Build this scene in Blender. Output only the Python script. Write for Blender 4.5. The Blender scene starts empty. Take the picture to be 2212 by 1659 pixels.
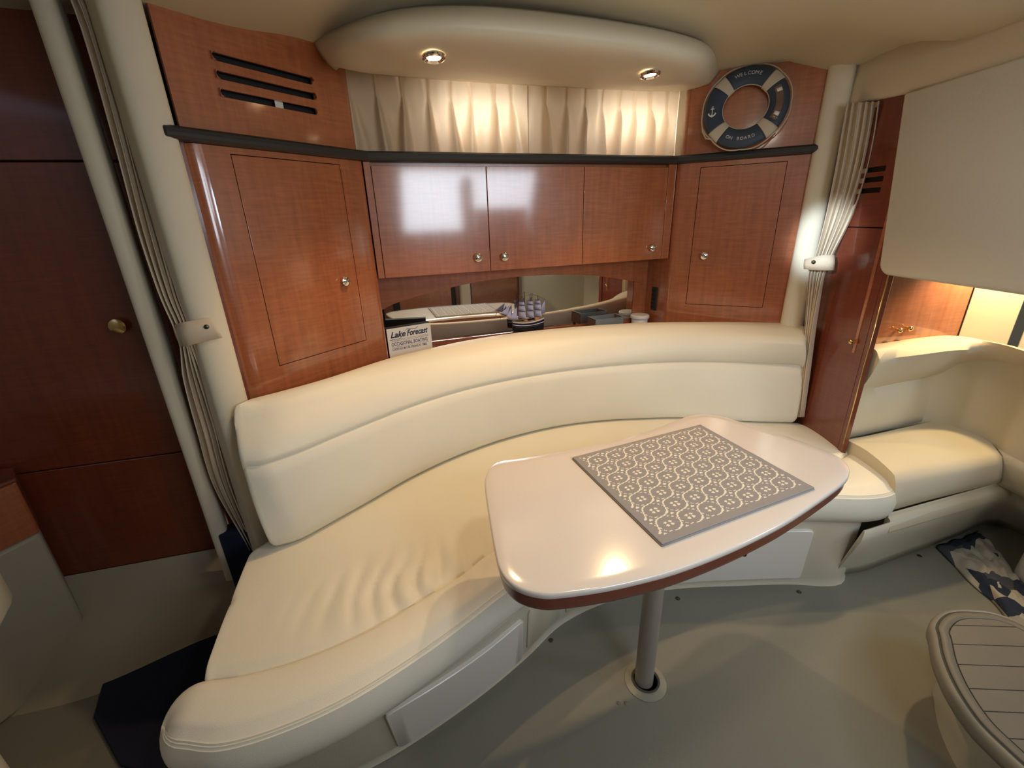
import bpy, bmesh, math, random
from mathutils import Vector, Matrix, noise
random.seed(3)
SC = bpy.context.scene
COL = SC.collection
PI = math.pi

# ---------------------------------------------------------------- camera, world, lights, exposure
def look_camera():
    cd = bpy.data.cameras.new('camera'); cam = bpy.data.objects.new('camera', cd); COL.objects.link(cam)
    cd.sensor_width = 36.0; cd.lens = 940.0 / 2212.0 * 36.0; cd.clip_start = 0.02; cd.clip_end = 50
    p, r = math.radians(20.74), math.radians(-1.89)
    f = Vector((0, math.cos(p), -math.sin(p))); u = Vector((0, math.sin(p), math.cos(p))); x = Vector((1, 0, 0))
    x2 = x * math.cos(r) + u * math.sin(r); u2 = -x * math.sin(r) + u * math.cos(r)
    m = Matrix((x2, u2, -f)).transposed().to_4x4(); m.translation = Vector((0, 0, 1.3))
    cam.matrix_world = m
    SC.camera = cam
look_camera()

W = bpy.data.worlds.new('world'); SC.world = W; W.use_nodes = True
W.node_tree.nodes['Background'].inputs[0].default_value = (0.62, 0.75, 1.0, 1)
W.node_tree.nodes['Background'].inputs[1].default_value = 0.6

def area(name, loc, target, size, power, color, size_y=None, spread=None):
    l = bpy.data.lights.new(name, 'AREA'); l.energy = power; l.color = color
    l.shape = 'RECTANGLE'; l.size = size; l.size_y = size_y or size
    if spread: l.spread = spread
    o = bpy.data.objects.new(name, l); COL.objects.link(o); o.location = loc
    o.rotation_euler = (Vector(target) - Vector(loc)).to_track_quat('-Z', 'Y').to_euler(); return o
def spot(name, loc, target, power, color, angle, blend=0.5, rad=0.02):
    l = bpy.data.lights.new(name, 'SPOT'); l.energy = power; l.color = color; l.spot_size = math.radians(angle)
    l.spot_blend = blend; l.shadow_soft_size = rad
    o = bpy.data.objects.new(name, l); COL.objects.link(o); o.location = loc
    o.rotation_euler = (Vector(target) - Vector(loc)).to_track_quat('-Z', 'Y').to_euler(); return o
WARM = (1.0, 0.66, 0.34); COOL = (0.66, 0.82, 1.0)
# daylight falling in through the open companionway aft of the photographer
area('companionway_daylight', (1.22, -0.24, 1.46), (0.62, 1.75, 0.60), 1.2, 10.5, (0.80, 0.90, 1.0), 0.52, 2.1)
# daylight from the portlight on the far side of the forward cabin
area('forward_portlight_daylight', (1.98, 0.42, 1.45), (0.4, 1.05, 0.9), 0.30, 5.0, COOL, 0.30)
# shaft of daylight through the open companionway onto the right post
spot('daylight_shaft', (-0.72, -0.15, 1.74), (1.27, 1.80, 1.17), 520, (0.72, 0.87, 1.0), 6.6, 0.8, 0.03)
# cabin ceiling lamps overhead and behind
area('cabin_ceiling_lamp', (0.35, 0.55, 1.78), (0.35, 0.9, 0.0), 0.12, 3.0, (1.0, 0.88, 0.70), 0.12)
SC.view_settings.view_transform = 'Standard'; SC.view_settings.look = 'None'
SC.view_settings.exposure = 0.0; SC.view_settings.gamma = 1.0; SC.view_settings.use_curve_mapping = False

# ---------------------------------------------------------------- cabin frame: u along the sofa wall, v into the room
UX, UY = 0.94529, 0.32623
def L(u, v, z=0.0):
    return (0.1305 + u * UX + v * UY, 1.881 + u * UY - v * UX, z)
def toL(p):
    dx, dy = p[0] - 0.1305, p[1] - 1.881
    return (dx * UX + dy * UY, dx * UY - dy * UX)
PA, PB, PC, PD = (-0.783, 1.195), (-0.478, 1.671), (0.739, 2.091), (1.219, 1.851)

# ---------------------------------------------------------------- materials
def nt(name):
    m = bpy.data.materials.new(name); m.use_nodes = True
    t = m.node_tree; b = t.nodes['Principled BSDF']; return m, t, b
def mat(name, col, rough=0.5, metal=0.0, spec=0.5, coat=0.0, coat_r=0.05, var=0.0, vscale=20, bump=0.0, bscale=200, emit=None, es=0.0, trans=None):
    m, t, b = nt(name)
    b.inputs['Base Color'].default_value = (*col, 1); b.inputs['Roughness'].default_value = rough
    b.inputs['Metallic'].default_value = metal; b.inputs['Specular IOR Level'].default_value = spec
    b.inputs['Coat Weight'].default_value = coat; b.inputs['Coat Roughness'].default_value = coat_r
    if emit: b.inputs['Emission Color'].default_value = (*emit, 1); b.inputs['Emission Strength'].default_value = es
    if var or bump:
        tc = t.nodes.new('ShaderNodeTexCoord')
        if var:
            n = t.nodes.new('ShaderNodeTexNoise'); n.inputs['Scale'].default_value = vscale; n.inputs['Detail'].default_value = 5
            t.links.new(tc.outputs['Object'], n.inputs['Vector'])
            mx = t.nodes.new('ShaderNodeMix'); mx.data_type = 'RGBA'
            mx.inputs[6].default_value = (*[c * (1 - var) for c in col], 1); mx.inputs[7].default_value = (*[min(1, c * (1 + var)) for c in col], 1)
            t.links.new(n.outputs['Fac'], mx.inputs[0]); t.links.new(mx.outputs[2], b.inputs['Base Color'])
        if bump:
            n2 = t.nodes.new('ShaderNodeTexNoise'); n2.inputs['Scale'].default_value = bscale; n2.inputs['Detail'].default_value = 3
            t.links.new(tc.outputs['Object'], n2.inputs['Vector'])
            bp = t.nodes.new('ShaderNodeBump'); bp.inputs['Strength'].default_value = bump; bp.inputs['Distance'].default_value = 0.002
            t.links.new(n2.outputs['Fac'], bp.inputs['Height']); t.links.new(bp.outputs['Normal'], b.inputs['Normal'])
    return m
def wood(name, c1, c2, rough=0.32, coat=0.8, axis=2):
    m, t, b = nt(name)
    tc = t.nodes.new('ShaderNodeTexCoord'); mp = t.nodes.new('ShaderNodeMapping')
    s = [60, 60, 60]; s[axis] = 5; mp.inputs['Scale'].default_value = s
    t.links.new(tc.outputs['Object'], mp.inputs['Vector'])
    n = t.nodes.new('ShaderNodeTexNoise'); n.inputs['Scale'].default_value = 1; n.inputs['Detail'].default_value = 6; n.inputs['Roughness'].default_value = 0.6
    t.links.new(mp.outputs['Vector'], n.inputs['Vector'])
    # cross figure of the veneer
    mp2 = t.nodes.new('ShaderNodeMapping'); s2 = [14, 14, 14]; s2[axis] = 150; mp2.inputs['Scale'].default_value = s2
    t.links.new(tc.outputs['Object'], mp2.inputs['Vector'])
    n2 = t.nodes.new('ShaderNodeTexNoise'); n2.inputs['Scale'].default_value = 1; n2.inputs['Detail'].default_value = 2
    t.links.new(mp2.outputs['Vector'], n2.inputs['Vector'])
    ad = t.nodes.new('ShaderNodeMath'); ad.operation = 'MULTIPLY_ADD'; ad.inputs[1].default_value = 0.45
    t.links.new(n2.outputs['Fac'], ad.inputs[0]); 
    h = t.nodes.new('ShaderNodeMath'); h.operation = 'MULTIPLY'; h.inputs[1].default_value = 0.6
    t.links.new(n.outputs['Fac'], h.inputs[0]); t.links.new(h.outputs[0], ad.inputs[2])
    cr = t.nodes.new('ShaderNodeValToRGB'); cr.color_ramp.elements[0].position = 0.30; cr.color_ramp.elements[1].position = 0.78
    cr.color_ramp.elements[0].color = (*c1, 1); cr.color_ramp.elements[1].color = (*c2, 1)
    t.links.new(ad.outputs[0], cr.inputs[0]); t.links.new(cr.outputs[0], b.inputs['Base Color'])
    b.inputs['Roughness'].default_value = rough; b.inputs['Coat Weight'].default_value = coat; b.inputs['Coat Roughness'].default_value = 0.10; b.inputs['Coat IOR'].default_value = 1.75
    return m
M = {}
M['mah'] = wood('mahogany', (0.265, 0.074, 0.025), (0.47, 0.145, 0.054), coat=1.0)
M['mahshade'] = wood('shade-toned mahogany', (0.12, 0.022, 0.009), (0.21, 0.045, 0.018), rough=0.35, coat=0.5)  # mahogany copy with the shade of the unlit aft doors in its colour
M['mahh'] = wood('mahogany horizontal', (0.20, 0.058, 0.022), (0.34, 0.10, 0.038), axis=0)
M['tableedge'] = mat('table edge mahogany', (0.17, 0.045, 0.024), 0.35, coat=0.4, var=0.2, vscale=60)
M['gap'] = mat('dark joint', (0.012, 0.006, 0.004), 0.8)
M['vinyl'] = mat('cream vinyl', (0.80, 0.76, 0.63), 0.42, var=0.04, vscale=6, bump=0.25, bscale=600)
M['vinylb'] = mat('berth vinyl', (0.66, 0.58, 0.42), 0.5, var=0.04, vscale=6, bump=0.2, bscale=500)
M['seam'] = mat('seam thread', (0.40, 0.35, 0.24), 0.7)
M['pad'] = mat('post padding', (0.72, 0.65, 0.50), 0.6, var=0.04, vscale=8, bump=0.3, bscale=900)
M['ceil'] = mat('headliner', (0.60, 0.53, 0.38), 0.6, bump=0.15, bscale=400)
M['soffit'] = mat('soffit vinyl', (0.62, 0.55, 0.41), 0.5, bump=0.15, bscale=500)
M['gel'] = mat('cream gelcoat', (0.62, 0.58, 0.46), 0.35, coat=0.3, var=0.05, vscale=10)
M['gelshade'] = mat('shade-toned gelcoat', (0.33, 0.29, 0.21), 0.5, var=0.15, vscale=4)  # cream gelcoat darkened and browned, dimness of the left side put into the colour
M['gelbase'] = mat('sofa base gelcoat', (0.60, 0.55, 0.43), 0.45, bump=0.4, bscale=350)
M['hatch'] = mat('white hatch board', (0.80, 0.76, 0.68), 0.35, coat=0.2)
M['slab'] = mat('locker gelcoat', (0.60, 0.58, 0.50), 0.45, bump=0.15, bscale=200)
M['rail'] = mat('black leather rail', (0.022, 0.022, 0.022), 0.38, bump=0.3, bscale=500)
M['chrome'] = mat('chrome', (0.85, 0.84, 0.80), 0.08, metal=1.0)
M['brass'] = mat('brass', (0.75, 0.55, 0.25), 0.2, metal=1.0)
M['black'] = mat('black slot', (0.008, 0.007, 0.007), 0.7)
M['vent'] = mat('black vent plastic', (0.015, 0.015, 0.013), 0.5)
M['table'] = mat('table laminate', (0.71, 0.65, 0.59), 0.16, coat=0.5, coat_r=0.12, var=0.02, vscale=120)
M['pole'] = mat('grey painted pole', (0.36, 0.32, 0.27), 0.35, metal=0.3)
M['matg'] = mat('grey woven mat', (0.30, 0.28, 0.27), 0.95, bump=0.6, bscale=900)
M['matw'] = mat('cream woven stitch', (0.78, 0.73, 0.60), 0.9)
M['floor'] = mat('non-skid cabin floor', (0.205, 0.198, 0.158), 0.5, var=0.06, vscale=3, bump=0.5, bscale=300)
M['socket'] = mat('floor socket', (0.27, 0.255, 0.20), 0.4)
M['navy'] = mat('navy carpet', (0.008, 0.012, 0.035), 0.95, bump=1.0, bscale=400)
M['glass'] = mat('mirror', (0.82, 0.82, 0.80), 0.02, metal=1.0)
M['signw'] = mat('sign face', (0.80, 0.77, 0.70), 0.7)
M['signd'] = mat('sign box dark wood', (0.03, 0.022, 0.022), 0.7)
M['signp'] = mat('sign lower rim', (0.30, 0.20, 0.20), 0.7)
M['ink'] = mat('navy ink', (0.02, 0.025, 0.06), 0.7)
M['ink2'] = mat('slate ink', (0.09, 0.075, 0.13), 0.7)
M['pink'] = mat('pale pink ink', (0.66, 0.53, 0.47), 0.7)
M['sail'] = mat('lilac sailcloth', (0.46, 0.46, 0.62), 0.85, bump=0.3, bscale=300)
M['hull'] = mat('navy hull paint', (0.012, 0.014, 0.05), 0.35)
M['hullb'] = mat('dark lower hull', (0.010, 0.012, 0.018), 0.4)
M['lwood'] = mat('light model wood', (0.42, 0.24, 0.10), 0.6)
M['dwood'] = mat('dark model wood', (0.09, 0.05, 0.03), 0.6)
M['stripe'] = mat('white stripe', (0.75, 0.74, 0.70), 0.5)
M['metal'] = mat('galvanised metal', (0.42, 0.47, 0.48), 0.35, metal=0.75, var=0.1, vscale=40)
M['traywood'] = mat('rustic wood end', (0.17, 0.09, 0.045), 0.7, var=0.5, vscale=90)
M['jar'] = mat('white jar', (0.78, 0.74, 0.68), 0.35)
M['ringnavy'] = mat('ring navy paint', (0.030, 0.048, 0.075), 0.55)
M['ringwhite'] = mat('ring canvas band', (0.55, 0.48, 0.36), 0.8, bump=0.4, bscale=500)
M['ringtext'] = mat('ring lettering', (0.62, 0.62, 0.58), 0.7)
M['rope'] = mat('cream rope', (0.55, 0.48, 0.35), 0.9, bump=1.0, bscale=500)
M['ringstrip'] = mat('ring glossy brown', (0.16, 0.10, 0.075), 0.15, coat=1.0, var=0.5, vscale=30)
M['treadt'] = mat('step tread plank', (0.155, 0.138, 0.108), 0.5, var=0.08, vscale=20)
M['treadr'] = mat('step nosing', (0.27, 0.24, 0.18), 0.4)
M['groove2'] = mat('dull grey stud', (0.17, 0.16, 0.13), 0.5)
M['groove'] = mat('step groove', (0.05, 0.05, 0.04), 0.7)
M['lamp'] = mat('lamp lens', (1, 0.9, 0.7), 0.5, emit=(1.0, 0.80, 0.55), es=28)
M['pane'] = mat('portlight pane', (0.8, 0.85, 0.9), 0.3, emit=(0.95, 0.97, 1.0), es=22)
M['button'] = mat('snap button', (0.10, 0.10, 0.07), 0.3, metal=0.9)
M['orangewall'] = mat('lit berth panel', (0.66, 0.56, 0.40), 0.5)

def curtain_mat(name, col, tr):
    m, t, b = nt(name)
    b.inputs['Base Color'].default_value = (*col, 1); b.inputs['Roughness'].default_value = 0.9
    b.inputs['Specular IOR Level'].default_value = 0.15
    if 'Sheen Weight' in b.inputs: b.inputs['Sheen Weight'].default_value = 0.15
    tl = t.nodes.new('ShaderNodeBsdfTranslucent'); tl.inputs[0].default_value = (*col, 1)
    mx = t.nodes.new('ShaderNodeMixShader'); mx.inputs[0].default_value = tr
    t.links.new(b.outputs[0], mx.inputs[1]); t.links.new(tl.outputs[0], mx.inputs[2])
    t.links.new(mx.outputs[0], t.nodes['Material Output'].inputs['Surface'])
    w = t.nodes.new('ShaderNodeTexNoise'); w.inputs['Scale'].default_value = 500; tc = t.nodes.new('ShaderNodeTexCoord')
    t.links.new(tc.outputs['Object'], w.inputs['Vector'])
    bp = t.nodes.new('ShaderNodeBump'); bp.inputs['Strength'].default_value = 0.3; bp.inputs['Distance'].default_value = 0.001
    t.links.new(w.outputs['Fac'], bp.inputs['Height']); t.links.new(bp.outputs['Normal'], b.inputs['Normal'])
    return m
M['cloth'] = curtain_mat('cream curtain cloth', (0.68, 0.54, 0.37), 0.20)
M['drape'] = curtain_mat('cream drape cloth', (0.72, 0.60, 0.45), 0.10)

def cloth_print(name):
    m, t, b = nt(name); tc = t.nodes.new('ShaderNodeTexCoord')
    v = t.nodes.new('ShaderNodeTexVoronoi'); v.inputs['Scale'].default_value = 16; t.links.new(tc.outputs['Object'], v.inputs['Vector'])
    cr = t.nodes.new('ShaderNodeValToRGB'); cr.color_ramp.interpolation = 'CONSTANT'
    e = cr.color_ramp.elements; e[0].position = 0; e[0].color = (0.015, 0.022, 0.045, 1); e[1].position = 0.42; e[1].color = (0.38, 0.35, 0.28, 1)
    x = e.new(0.7); x.color = (0.06, 0.065, 0.085, 1); x = e.new(0.85); x.color = (0.30, 0.27, 0.22, 1)
    sp = t.nodes.new('ShaderNodeSeparateColor'); t.links.new(v.outputs['Color'], sp.inputs[0]); t.links.new(sp.outputs[0], cr.inputs[0])
    t.links.new(cr.outputs[0], b.inputs['Base Color']); b.inputs['Roughness'].default_value = 0.9
    return m
M['print'] = cloth_print('navy and cream print')

# ---------------------------------------------------------------- helpers
def link(name, me, m, parent=None, smooth=True):
    o = bpy.data.objects.new(name, me); COL.objects.link(o)
    if m is not None and not me.materials: me.materials.append(m)
    if smooth:
        for p in me.polygons: p.use_smooth = True
    if parent is not None: o.parent = parent; o.matrix_parent_inverse = parent.matrix_world.inverted()
    return o
def tag(o, label=None, cat=None, group=None, kind=None):
    if label: o['label'] = label
    if cat: o['category'] = cat
    if group: o['group'] = group
    if kind: o['kind'] = kind
    return o
def empty(name, loc, label, cat, group=None):
    o = bpy.data.objects.new(name, None); o.empty_display_size = 0.05; o.location = loc; COL.objects.link(o)
    bpy.context.view_layer.update()
    return tag(o, label, cat, group)
def mesh(name, vs, fs, m, parent=None, smooth=True, autosmooth=None):
    me = bpy.data.meshes.new(name); me.from_pydata([tuple(v) for v in vs], [], fs)
    bm = bmesh.new(); bm.from_mesh(me); bmesh.ops.recalc_face_normals(bm, faces=bm.faces); bm.to_mesh(me); bm.free()
    o = link(name, me, m, parent, smooth)
    if autosmooth: sharp(me, autosmooth)
    return o
def sharp(me, deg=35):
    bm = bmesh.new(); bm.from_mesh(me); c = math.radians(deg)
    for e in bm.edges:
        e.smooth = not (len(e.link_faces) == 2 and e.calc_face_angle(0) > c)
    bm.to_mesh(me); bm.free()
def bev(o, w, seg=2, ang=30):
    md = o.modifiers.new('bevel', 'BEVEL'); md.width = w; md.segments = seg; md.limit_method = 'ANGLE'; md.angle_limit = math.radians(ang); md.harden_normals = False
    return o
def cat(pts, n=8, closed=False):
    P = [Vector(p) for p in pts]; out = []; N = len(P)
    rng = range(N if closed else N - 1)
    for i in rng:
        p0 = P[(i - 1) % N] if closed or i > 0 else P[0] * 2 - P[1]
        p1 = P[i]; p2 = P[(i + 1) % N]
        p3 = P[(i + 2) % N] if closed or i + 2 < N else P[-1] * 2 - P[-2]
        for k in range(n):
            t = k / n
            out.append(0.5 * ((2 * p1) + (p2 - p0) * t + (2 * p0 - 5 * p1 + 4 * p2 - p3) * t * t + (3 * p1 - p0 - 3 * p2 + p3) * t ** 3))
    if not closed: out.append(P[-1].copy())
    return out
def resamp(pts, n):
    P = [Vector(p) for p in pts]; d = [0]
    for a, b in zip(P, P[1:]): d.append(d[-1] + (b - a).length)
    out = []; j = 0
    for i in range(n):
        s = d[-1] * i / (n - 1)
        while j < len(P) - 2 and d[j + 1] < s: j += 1
        k = (s - d[j]) / max(1e-9, d[j + 1] - d[j]); out.append(P[j].lerp(P[j + 1], min(1, max(0, k))))
    return out
def grid(name, rows, m, parent=None, closed_r=False, smooth=True, thick=0.0, cap=False):
    """rows: equal length lists of points; closed_r closes each row into a ring, cap closes the two ends"""
    nr, nc = len(rows), len(rows[0]); vs = [p for r in rows for p in r]; fs = []
    for i in range(nr - 1):
        for j in range(nc if closed_r else nc - 1):
            k = (j + 1) % nc
            fs.append((i * nc + j, i * nc + k, (i + 1) * nc + k, (i + 1) * nc + j))
    if cap:
        fs.append(tuple(range(nc))[::-1]); fs.append(tuple((nr - 1) * nc + j for j in range(nc)))
    o = mesh(name, vs, fs, m, parent, smooth)
    if thick:
        md = o.modifiers.new('solid', 'SOLIDIFY'); md.thickness = thick; md.offset = 0
    return o
def prism(name, poly, z0, z1, m, parent=None, bevel=0.0, seg=2, smooth=True):
    n = len(poly); vs = [(p[0], p[1], z0) for p in poly] + [(p[0], p[1], z1) for p in poly]
    fs = [tuple(range(n))[::-1], tuple(range(n, 2 * n))] + [(i, (i + 1) % n, n + (i + 1) % n, n + i) for i in range(n)]
    o = mesh(name, vs, fs, m, parent, smooth); sharp(o.data, 30)
    if bevel: bev(o, bevel, seg)
    return o
def obox(name, c, ax, ay, az, m, parent=None, bevel=0.0, seg=2):
    """box centred at c with half-extent vectors ax, ay, az"""
    c, ax, ay, az = Vector(c), Vector(ax), Vector(ay), Vector(az)
    vs = [c + ax * i + ay * j + az * k for k in (-1, 1) for j in (-1, 1) for i in (-1, 1)]
    fs = [(0, 2, 3, 1), (4, 5, 7, 6), (0, 1, 5, 4), (2, 6, 7, 3), (0, 4, 6, 2), (1, 3, 7, 5)]
    o = mesh(name, vs, fs, m, parent, True); sharp(o.data, 30)
    if bevel: bev(o, bevel, seg)
    return o
def box(name, x0, y0, z0, x1, y1, z1, m, parent=None, bevel=0.0, seg=2):
    return obox(name, ((x0 + x1) / 2, (y0 + y1) / 2, (z0 + z1) / 2), ((x1 - x0) / 2, 0, 0), (0, (y1 - y0) / 2, 0), (0, 0, (z1 - z0) / 2), m, parent, bevel, seg)
def tube(name, pts, r, m, parent=None, n=10, closed=False, radii=None):
    P = [Vector(p) for p in pts]; rows = []; N = len(P); up = Vector((0, 0, 1)); prev = None
    for i, p in enumerate(P):
        a = P[(i - 1) % N] if closed or i > 0 else p; b = P[(i + 1) % N] if closed or i < N - 1 else p
        t = (b - a).normalized()
        s = t.cross(up)
        if s.length < 1e-3: s = t.cross(Vector((1, 0, 0)))
        s.normalize()
        if prev is not None and s.dot(prev) < 0: s = -s
        prev = s; q = s.cross(t)
        rr = radii[i] if radii else r
        rows.append([p + s * rr * math.cos(2 * PI * k / n) + q * rr * math.sin(2 * PI * k / n) for k in range(n)])
    if closed: rows.append(rows[0]); return grid(name, rows, m, parent, True)
    return grid(name, rows, m, parent, True, cap=True)
def lathe(name, prof, loc, axis, m, parent=None, n=24, cap=True):
    """prof: (radius, height) along axis"""
    ax = Vector(axis).normalized(); s = ax.cross(Vector((0, 0, 1)))
    if s.length < 1e-3: s = Vector((1, 0, 0))
    s.normalize(); q = ax.cross(s); loc = Vector(loc)
    rows = [[loc + ax * h + (s * math.cos(2 * PI * k / n) + q * math.sin(2 * PI * k / n)) * max(r, 1e-5) for k in range(n)] for r, h in prof]
    o = grid(name, rows, m, parent, True, cap=cap); sharp(o.data, 40); return o
def knob(loc, nrm, parent, m='chrome', r=0.0165):
    return lathe('knob', [(r * .55, 0), (r * .5, .004), (r * .45, .007), (r * .8, .010), (r, .0135), (r * .95, .017), (r * .6, .0205), (0.0001, .0215)], loc, nrm, M[m], parent, 20)
def textmesh(name, s, size, origin, xd, yd, m, parent, ext=0.0003, align='LEFT', sx=1.0, shear=0.0, bold=0.0):
    cu = bpy.data.curves.new(name, 'FONT'); cu.body = s; cu.size = size; cu.extrude = ext; cu.align_x = align; cu.shear = shear; cu.offset = bold
    cu.resolution_u = 3
    tmp = bpy.data.objects.new('tmp', cu); COL.objects.link(tmp); bpy.context.view_layer.update()
    me = bpy.data.meshes.new_from_object(tmp.evaluated_get(bpy.context.evaluated_depsgraph_get()))
    bpy.data.objects.remove(tmp); bpy.data.curves.remove(cu)
    xd, yd = Vector(xd).normalized(), Vector(yd).normalized(); zd = xd.cross(yd)
    mt = Matrix((xd * sx, yd, zd)).transposed().to_4x4(); mt.translation = Vector(origin)
    me.transform(mt); me.name = name
    return link(name, me, m, parent, False)

# ================================================================= SETTING
# ---- floor
fl = mesh('floor', [(-2.6, -1.6, 0), (3.2, -1.6, 0), (3.2, 2.6, 0), (-2.6, 2.6, 0)], [(0, 1, 2, 3)], M['floor'])
tag(fl, 'grey cream non-skid cabin floor', kind='structure')
# ---- ceiling: gently crowned headliner
CP = [(-1.087, .35, 1.776), (-.64, 0, 1.81), (.66, 0, 1.825), (.70, .06, 1.828), (.84, .32, 1.84), (1.02, .37, 1.772), (1.06, .36, 1.768), (.87, .93, 1.715), (-.3, .5, 1.83), (.3, .9, 1.84), (-.8, 1.2, 1.84), (0, 2, 1.84), (-1.3, .6, 1.79), (1.4, 1.2, 1.70), (1.6, .3, 1.74)]
def ceil_z(u, v):
    sw = sz = 0
    for a, b, z in CP:
        w = 1 / ((u - a) ** 2 + (v - b) ** 2 + 0.004) ** 1.6; sw += w; sz += w * z
    return sz / sw
rows = []
for j in range(41):
    v = -0.5 + j * 0.085
    rows.append([L(-2.0 + i * 0.1, v, ceil_z(-2.0 + i * 0.1, v)) for i in range(46)])
tag(grid('ceiling', rows, M['ceil'], thick=0.01), 'low crowned cream headliner', kind='structure')
# ---- hidden boundary walls closing the cabin
def wallv(name, pts, z0, z1, m, lab):
    vs = []; fs = []
    for p in pts: vs += [(p[0], p[1], z0), (p[0], p[1], z1)]
    for i in range(len(pts) - 1): fs.append((2 * i, 2 * i + 2, 2 * i + 3, 2 * i + 1))
    o = mesh(name, vs, fs, m, None, False); md = o.modifiers.new('solid', 'SOLIDIFY'); md.thickness = 0.02; md.offset = 0
    return tag(o, lab, kind='structure')
wallv('wall_galley', [(-1.0, -1.15), (2.7, 0.13)], 0, 1.9, M['gel'], 'cream galley side wall behind the photographer')
wallv('wall_aft', [(-1.0, -1.15), (-1.95, -0.6), (-1.95, 1.2)], 0, 1.9, M['gel'], 'cream aft wall at the left')
wallv('wall_forward', [(2.7, 0.13), (2.7, 1.9), (1.35, 2.1)], 0, 1.9, M['gel'], 'cream forward hull side')
wallv('wall_back', [(-1.95, 1.2), (-1.0, 1.5), L(-.75, -.3), L(1.2, -.3), (1.35, 2.1)], 0, 1.9, M['gel'], 'hull side behind the cabinets')

# ---- aft mahogany doors on the left

def struct(name, loc, label):
    o = empty(name, loc, None, None); o['kind'] = 'structure'
    if label: o['label'] = label
    return o
P0, P1 = Vector((-1.80, 1.051, 0)), Vector((-0.86, 1.291, 0)); dP = (P1 - P0).normalized(); nP = Vector((dP.y, -dP.x, 0))
d1 = struct('door_1', (-1.33, 1.17, .25), 'shade-toned mahogany aft doors behind the left drape')
mid = (P0 + P1) / 2; hl = (P1 - P0).length / 2
obox('backing', mid - nP * .03 + Vector((0, 0, 1.03)), dP * hl, nP * .008, (0, 0, .79), M['gap'], d1)
for za, zb in ((.25, .6335), (.6375, 1.4685), (1.4725, 1.83)):
    pn = obox('panel', mid - nP * .01 + Vector((0, 0, (za + zb) / 2)), dP * hl, nP * .01, (0, 0, (zb - za) / 2), M['mahshade'], d1, .002)
kp = (-1.1066, 1.2281, 1.0520)
knob(kp, nP, d1, 'brass', .022)
# moulded ledge below the doors
r0 = [(-1.80, 1.049, .25), (-1.49, 1.128, .25), (-1.056, 1.239, .25), (-.80, 1.305, .25)]
r1 = [(-1.72, 0.99, .16), (-1.3929, 1.0879, 0.1600), (-0.9987, 1.1885, 0.1600), (-.78, 1.255, .16)]
r2 = [(-1.66, 0.83, .01), (-1.4847, 0.8700, 0.0100), (-1.2807, 0.9308, 0.0100), (-1.0404, 1.0873, 0.0100), (-.80, 1.16, .01)]
R0, R1, R2 = [resamp(cat(r, 8), 30) for r in (r0, r1, r2)]
rows = [R0, [a.lerp(b, .5) + Vector((0, 0, -.018)) - Vector((0, .006, 0)) for a, b in zip(R0, R1)], [a.lerp(b, .93) + Vector((0, 0, -.004)) for a, b in zip(R0, R1)], R1, [a.lerp(b, .06) + Vector((0, 0, -.004)) for a, b in zip(R1, R2)],
        [a.lerp(b, .5) + Vector((0, 0, .01)) for a, b in zip(R1, R2)], [a.lerp(b, .95) + Vector((0, 0, .004)) for a, b in zip(R1, R2)], R2, [p + Vector((.012, -.02, -.012)) for p in R2]]
tag(grid('trim_1', rows, M['gelshade']), 'moulded cream ledge under the aft doors', kind='structure')
# mahogany locker box and its cream base at far left
fp = [(-1.40, 1.06), (-1.428, .985), (-1.56, .60), (-1.90, .60), (-1.90, 1.0), (-1.47, 1.12)]
lb = empty('locker_box', (-1.6, .85, .48), 'glossy mahogany locker box low at the far left, beside the aft doors', 'locker')
prism('body', fp, .481, .655, M['mah'], lb, .008)
prism('lid', [(p[0] + (.006 if p[0] > -1.8 else 0), p[1]) for p in fp], .656, .668, M['mahshade'], lb, .003)
fb = [(-1.402, 1.058), (-1.43, .983), (-1.563, .60), (-1.90, .60), (-1.90, 1.0), (-1.475, 1.118)]
tag(prism('trim_2', fb, 0.0, .48, M['gelshade'], None, .01), 'cream base under the mahogany locker box', kind='structure')

# navy carpet
cpt = [(-1.2833, 0.9378, 0.0000), (-1.1712, 1.0166, 0.0000), (-1.0487, 1.1011, 0.0000), (-0.9748, 1.1764, 0.0000), (-.70, 1.0, 0), (-.62, .70, 0), (-0.8017, 0.6682, 0.0000), (-1.0462, 0.7152, 0.0000), (-1.2223, 0.8367, 0.0000)]
tag(prism('floor_mat', cpt, .001, .012, M['navy'], None, .003), 'dark navy carpet mat on the floor left of the sofa', 'mat')
cb = [(-0.8926, 1.0566, 0.2400), (-0.8810, 1.1848, 0.2400), (-0.9036, 1.2541, 0.3000), (-0.9813, 1.2340, 0.3000)]
tag(obox('carpeted_step', (-.905, 1.178, .20), (.055, .012, 0), (-.006, .03, 0), (0, 0, .185), M['navy'], None, .006), 'small dark navy carpeted riser between left drape and cream post', 'step')

# moulded companionway steps at the left frame edge
st = empty('companionway_steps', (-1.25, .55, 0), 'pale rounded moulded step unit cut off by the left edge', 'steps')
def round_slab(name, c, a, b, z0, z1, m, par, ang=0, ex=2.6, edge=.04, n=40):
    rows = []
    prof = [(0, z0), (1 - edge * .4 / a, z0), (1, z0 + edge * .6), (1, z1 - edge), (1 - edge * .3 / a, z1 - edge * .3), (1 - edge / a, z1), (0, z1)]
    for s, z in prof:
        row = []
        for k in range(n):
            t = 2 * PI * k / n; cx = abs(math.cos(t)) ** (2 / ex) * math.copysign(1, math.cos(t)); sy = abs(math.sin(t)) ** (2 / ex) * math.copysign(1, math.sin(t))
            x, y = a * cx * max(s, .001), b * sy * max(s, .001)
            row.append((c[0] + x * math.cos(ang) - y * math.sin(ang), c[1] + x * math.sin(ang) + y * math.cos(ang), z))
        rows.append(row)
    return grid(name, rows, m, par, True)
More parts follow.
